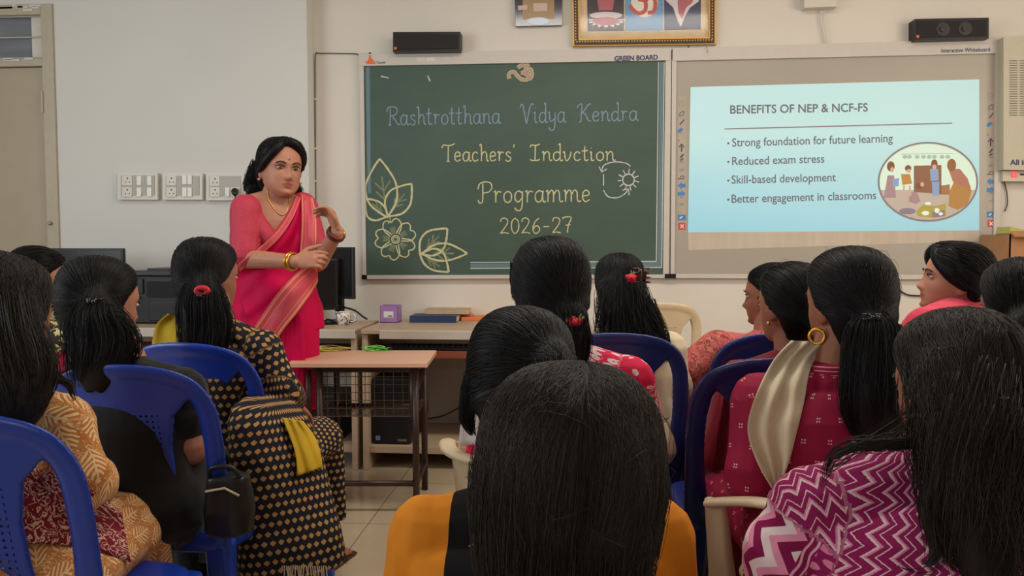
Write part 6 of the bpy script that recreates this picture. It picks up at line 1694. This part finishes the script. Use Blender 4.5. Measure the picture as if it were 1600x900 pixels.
chair_under(s, 'tub', 'cream tub chair of the woman in the pink blossom top', 878, 2.02, R_(10))

# woman in the paisley jacket, face half turned to the left
s = Sitter('seated woman in pink paisley jacket, face turned left, left arm stretched out', (1208, 412), 2.95, .98, R_(18), R_(62), .04, 0, .04, 0, -.03, 1.0)
s.sh[-1] = P(1122, 545, 2.92); s.el[-1] = P(1074, 580, 2.88); s.wr[-1] = P(1080, 640, 2.94)
s.body(SKIN_D, voxel=.005, hand_dirs={-1: (-s.U * .8 + s.F * .5 + RV * .2, -RV, s.F)}); s.top('jacket', PAISLEY, 1.75, .014, wr=.006); s.trousers(REDC); s.sandals()
make_hair('hair', HAIR, s.t, s.HM, s.hs, 'back', (), s.HM @ V((0, -.12, -.04)), 240, .0015, bun=(s.HM @ V((0, -.115, -.045)), (.04, .035, .04)), seed=17)
hoop(s.t, s.HM @ V((-.084, -.010, -.062)), .014, .003, MAT_GOLD, RV + FV)
chair_under(s, 'navy', 'navy plastic chair of the woman in the paisley jacket', 1205, 2.78, R_(10))

# woman in dark red
s = Sitter('seated woman in dark red between the paisley jacket and the cream dupatta', (1238, 411), 2.30, 1.0, R_(8), R_(28), .03, 0, .03, 0, 0, .98)
s.body(SKIN_D); s.top('kurta', REDC, 1.2, .014); s.trousers(REDC); s.sandals()
make_hair('hair', HAIR, s.t, s.HM, s.hs, 'back', (), s.HM @ V((0, -.12, -.05)), 240, .0014, bun=(s.HM @ V((.0, -.125, -.045)), (.042, .036, .042)), seed=18)
MB().ell(s.HM @ V((-.084, -.006, -.050)), (.006, .006, .006)).build('earring', MAT_GOLD, s.t, smooth=True)
chair_under(s, 'navy', 'navy plastic chair with dark red cloth hanging through its back', 1206, 2.17, R_(5))
s.cover('dupatta', REDC, lerp_poly([(1128, 615), (1120, 690), (1108, 770), (1098, 850)], [(1178, 620), (1172, 690), (1168, 770), (1152, 850)]), 24, 12, .012, .010, 2.5, 'dark red dupatta hanging down by the chair')

# woman with the microphone-side profile
s = Sitter('seated woman in pink red top seen in left profile before the whiteboard', (1496, 381), 2.50, .95, R_(32), R_(78), -.16, 0, .03, 0, .01, 1.18, neck=.09)
s.body(SKIN, voxel=.0048); s.top('kurta', PINKR, .7, .014, flare=.012); s.trousers(PINKR); s.sandals()
make_hair('hair', HAIR, s.t, s.HM, s.hs, 'back', (), s.HM @ V((0, -.12, -.06)), 360, .0013, bun=(s.HM @ V((0, -.09, -.06)), (.06, .045, .045)), seed=19, puff=1.04, rows=CAPFRAMED, frame=1.05)
chair_under(s, 'navy', 'navy plastic chair of the woman in left profile')

# woman at the right edge
s = Sitter('seated woman with dark tied hair cut off by the right edge of the frame', (1598, 406), 2.0, 1.0, R_(5), R_(10), .03, 0, .03, 0, .02, 1.0)
s.body(SKIN_D); s.top('kurta', NAVYC, .9); s.trousers(NAVYC); s.sandals()
make_hair('hair', HAIR, s.t, s.HM, s.hs, 'back', [s.fall([(1598, 500, 60, .1, .035), (1600, 540, 70, .12, .035), (1600, 600, 40, .12, .02)], 0, .005, 120)], P(1596, 520, 1.9), 300, .0014, seed=20, puff=1.03)
clip(s.t, P(1597, 522, 1.88), .035, MAT_SILVER)
chair_under(s, 'navy', 'navy plastic chair at the right edge of the frame')

# woman in crimson with the cream dupatta
s = Sitter('seated woman in crimson kurta with cream dupatta on her shoulder and long ponytail', (1328, 391), 1.90, 1.05, R_(6), R_(22), .02, 0, .02, 0, -.055, 1.04)
s.el[-1] = P(1175, 745, 1.85); s.wr[-1] = P(1200, 775, 2.06)
s.body(SKIN_D); s.top('kurta', CRIM, 1.85, .014, wr=.004, neck_t=1.06); s.trousers(WINE, r=.09); s.sandals()
cc = s.NB + s.U * .006
v, f = tube_geo([cc + s.R * .061 * math.cos(a * PI / 12) + s.F * (.060 * math.sin(a * PI / 12) + .002) - s.U * (.012 * math.sin(a * PI / 12)) for a in range(24)], [(.020, .005)] * 24, 10, True, s.U); MB().pydata(v, f).build('collar', CRIM_COL, s.t, smooth=True)
make_hair('hair', HAIR, s.t, s.HM, s.hs, 'back', [s.fall([(1352, 470, 24, .07, .015), (1360, 494, 48, .11, .025), (1366, 520, 84, .13, .04), (1370, 570, 104, .15, .045), (1372, 625, 112, .16, .045), (1372, 670, 90, .16, .035), (1374, 700, 50, .16, .02)], 0, .007, 280), s.fall([(1385, 510, 30, .1, .012), (1405, 525, 24, .1, .01), (1422, 540, 8, .1, .005)], 0, .006, 24)], P(1362, 498, 1.78), 560, .0012, seed=21, puff=1.04)
clip(s.t, P(1362, 502, 1.755), .04, MAT_CLIPB)
hoop(s.t, s.HM @ (V((-.088, -.010, -.066)) * s.hs) - s.U * .006, .017, .0045, MAT_GOLD, RV * .5 + FV, 'earring', 'gold hoop earring')
s.cover('dupatta', CREAMC, lerp_poly(smooth_edge([(1236, 532), (1206, 566), (1180, 620), (1168, 670), (1182, 720), (1206, 764)]), smooth_edge([(1296, 536), (1268, 572), (1256, 630), (1244, 680), (1232, 725), (1216, 766)])), 30, 18, .014, .007, 2.5, 'cream dupatta over the left shoulder')
chair_under(s, 'tub', 'cream tub chair of the woman in crimson', 1502, 1.66, R_(38))

# woman in mustard and black
m = M('mustard_black_panels', .85, .2); (x, y, z), ov = m.obj(); (u, v_, k), pv = m.pc(); a = (x - .0).abs(); n = m.noise(ov, 12)
m.base(m.mix((a.lt(.165) * a.gt(.075)) * k.lt(.5), m.mix(n, (204, 122, 28), (222, 140, 40)), (16, 15, 17))); m.bump(m.noise(ov, 700, 2), .12, .001); MUSTB = m.m
s = Sitter('seated woman in mustard kurta with black panels, hair in a low roll', (812, 489), 1.40, 1.0, R_(4), R_(10), .18, .06, .05, .01, .038, 1.30, drop=.045)
s.body(SKIN); s.top('kurta', MUSTB, 1.0, .014, flare=.012, neck_t=.98); s.trousers(MUST); s.sandals()
make_hair('hair', HAIR, s.t, s.HM, s.hs, 'back', [s.fall([(850, 540, 50, .05, .03), (858, 562, 80, .08, .045), (862, 590, 80, .1, .05), (856, 630, 70, .1, .04), (846, 680, 50, .1, .03)], 0, .004, 160), s.fall([(744, 580, 34, .02, .03), (734, 620, 32, .03, .02), (730, 655, 24, .03, .014), (738, 680, 8, .03, .006)], 0, .002, 60)], P(866, 575, 1.30), 520, .0011, seed=22, puff=1.05)
chair_under(s, 'stool', 'cream stool of the woman in mustard and black', f=.02)

# woman in the zigzag print
s = Sitter('seated woman in magenta zigzag print with long loose hair, nearest on the right', (1502, 491), 1.32, 1.06, R_(3), R_(18), .10, 0, .05, 0, -.065, 1.14, neck=.125)
s.sh[-1] = s.sh[-1] - s.U * .01; s.el[-1] = P(1236, 872, 1.33); s.wr[-1] = P(1300, 880, 1.50)
s.body(SKIN_D); s.top('kurta', ZIG, 1.9, .020, flare=.02, wr=.005); s.trousers(WINE); s.sandals()
make_hair('hair', HAIR_B, s.t, s.HM, s.hs, 'loose', [s.fall([(1508, 570, 170, .05, .07), (1512, 640, 176, .09, .06), (1518, 700, 170, .12, .05), (1526, 770, 156, .14, .045), (1536, 840, 132, .15, .04), (1544, 900, 100, .15, .03), (1546, 960, 50, .15, .02)], 0, .016, 420), s.fall([(1430, 690, 30, .10, .008), (1380, 694, 30, .12, .006), (1330, 700, 24, .12, .005), (1296, 725, 14, .11, .004), (1284, 760, 6, .10, .003)], 0, .006, 14), s.fall([(1460, 740, 20, .14, .01), (1446, 800, 26, .14, .01), (1462, 860, 26, .14, .01), (1440, 890, 16, .14, .008), (1400, 885, 6, .14, .005)], 0, .006, 16)], None, 620, .0009, seed=23, puff=1.05)
clip(s.t, P(1558, 628, 1.20), .03, MAT_CLIPB)
chair_under(s, 'stool', 'cream stool of the woman in zigzag print', f=.02)

# the nearest head, in the middle
s = Sitter('woman seen from behind with smooth shoulder-length dark hair, nearest in the middle', (892, 590), .92, 1.10, R_(0), R_(0), .05, 0, .03, 0, 0, 1.0)
s.body(SKIN_D); s.top('kurta', CREAMC, .9); s.trousers(CREAMC); s.sandals()
make_hair('hair', HAIR_B, s.t, s.HM, s.hs, 'loose', [s.fall([(890, 700, 292, .02, .09), (888, 760, 304, .03, .09), (884, 830, 292, .035, .08), (880, 900, 270, .04, .07), (876, 980, 230, .04, .05)], 0, .003, 900)], None, 1500, .00062, .1, seed=24, puff=1.10, flyaway=30, voxel=.0045)
chair_under(s, 'stool', 'cream stool of the nearest woman in the middle', f=.02)
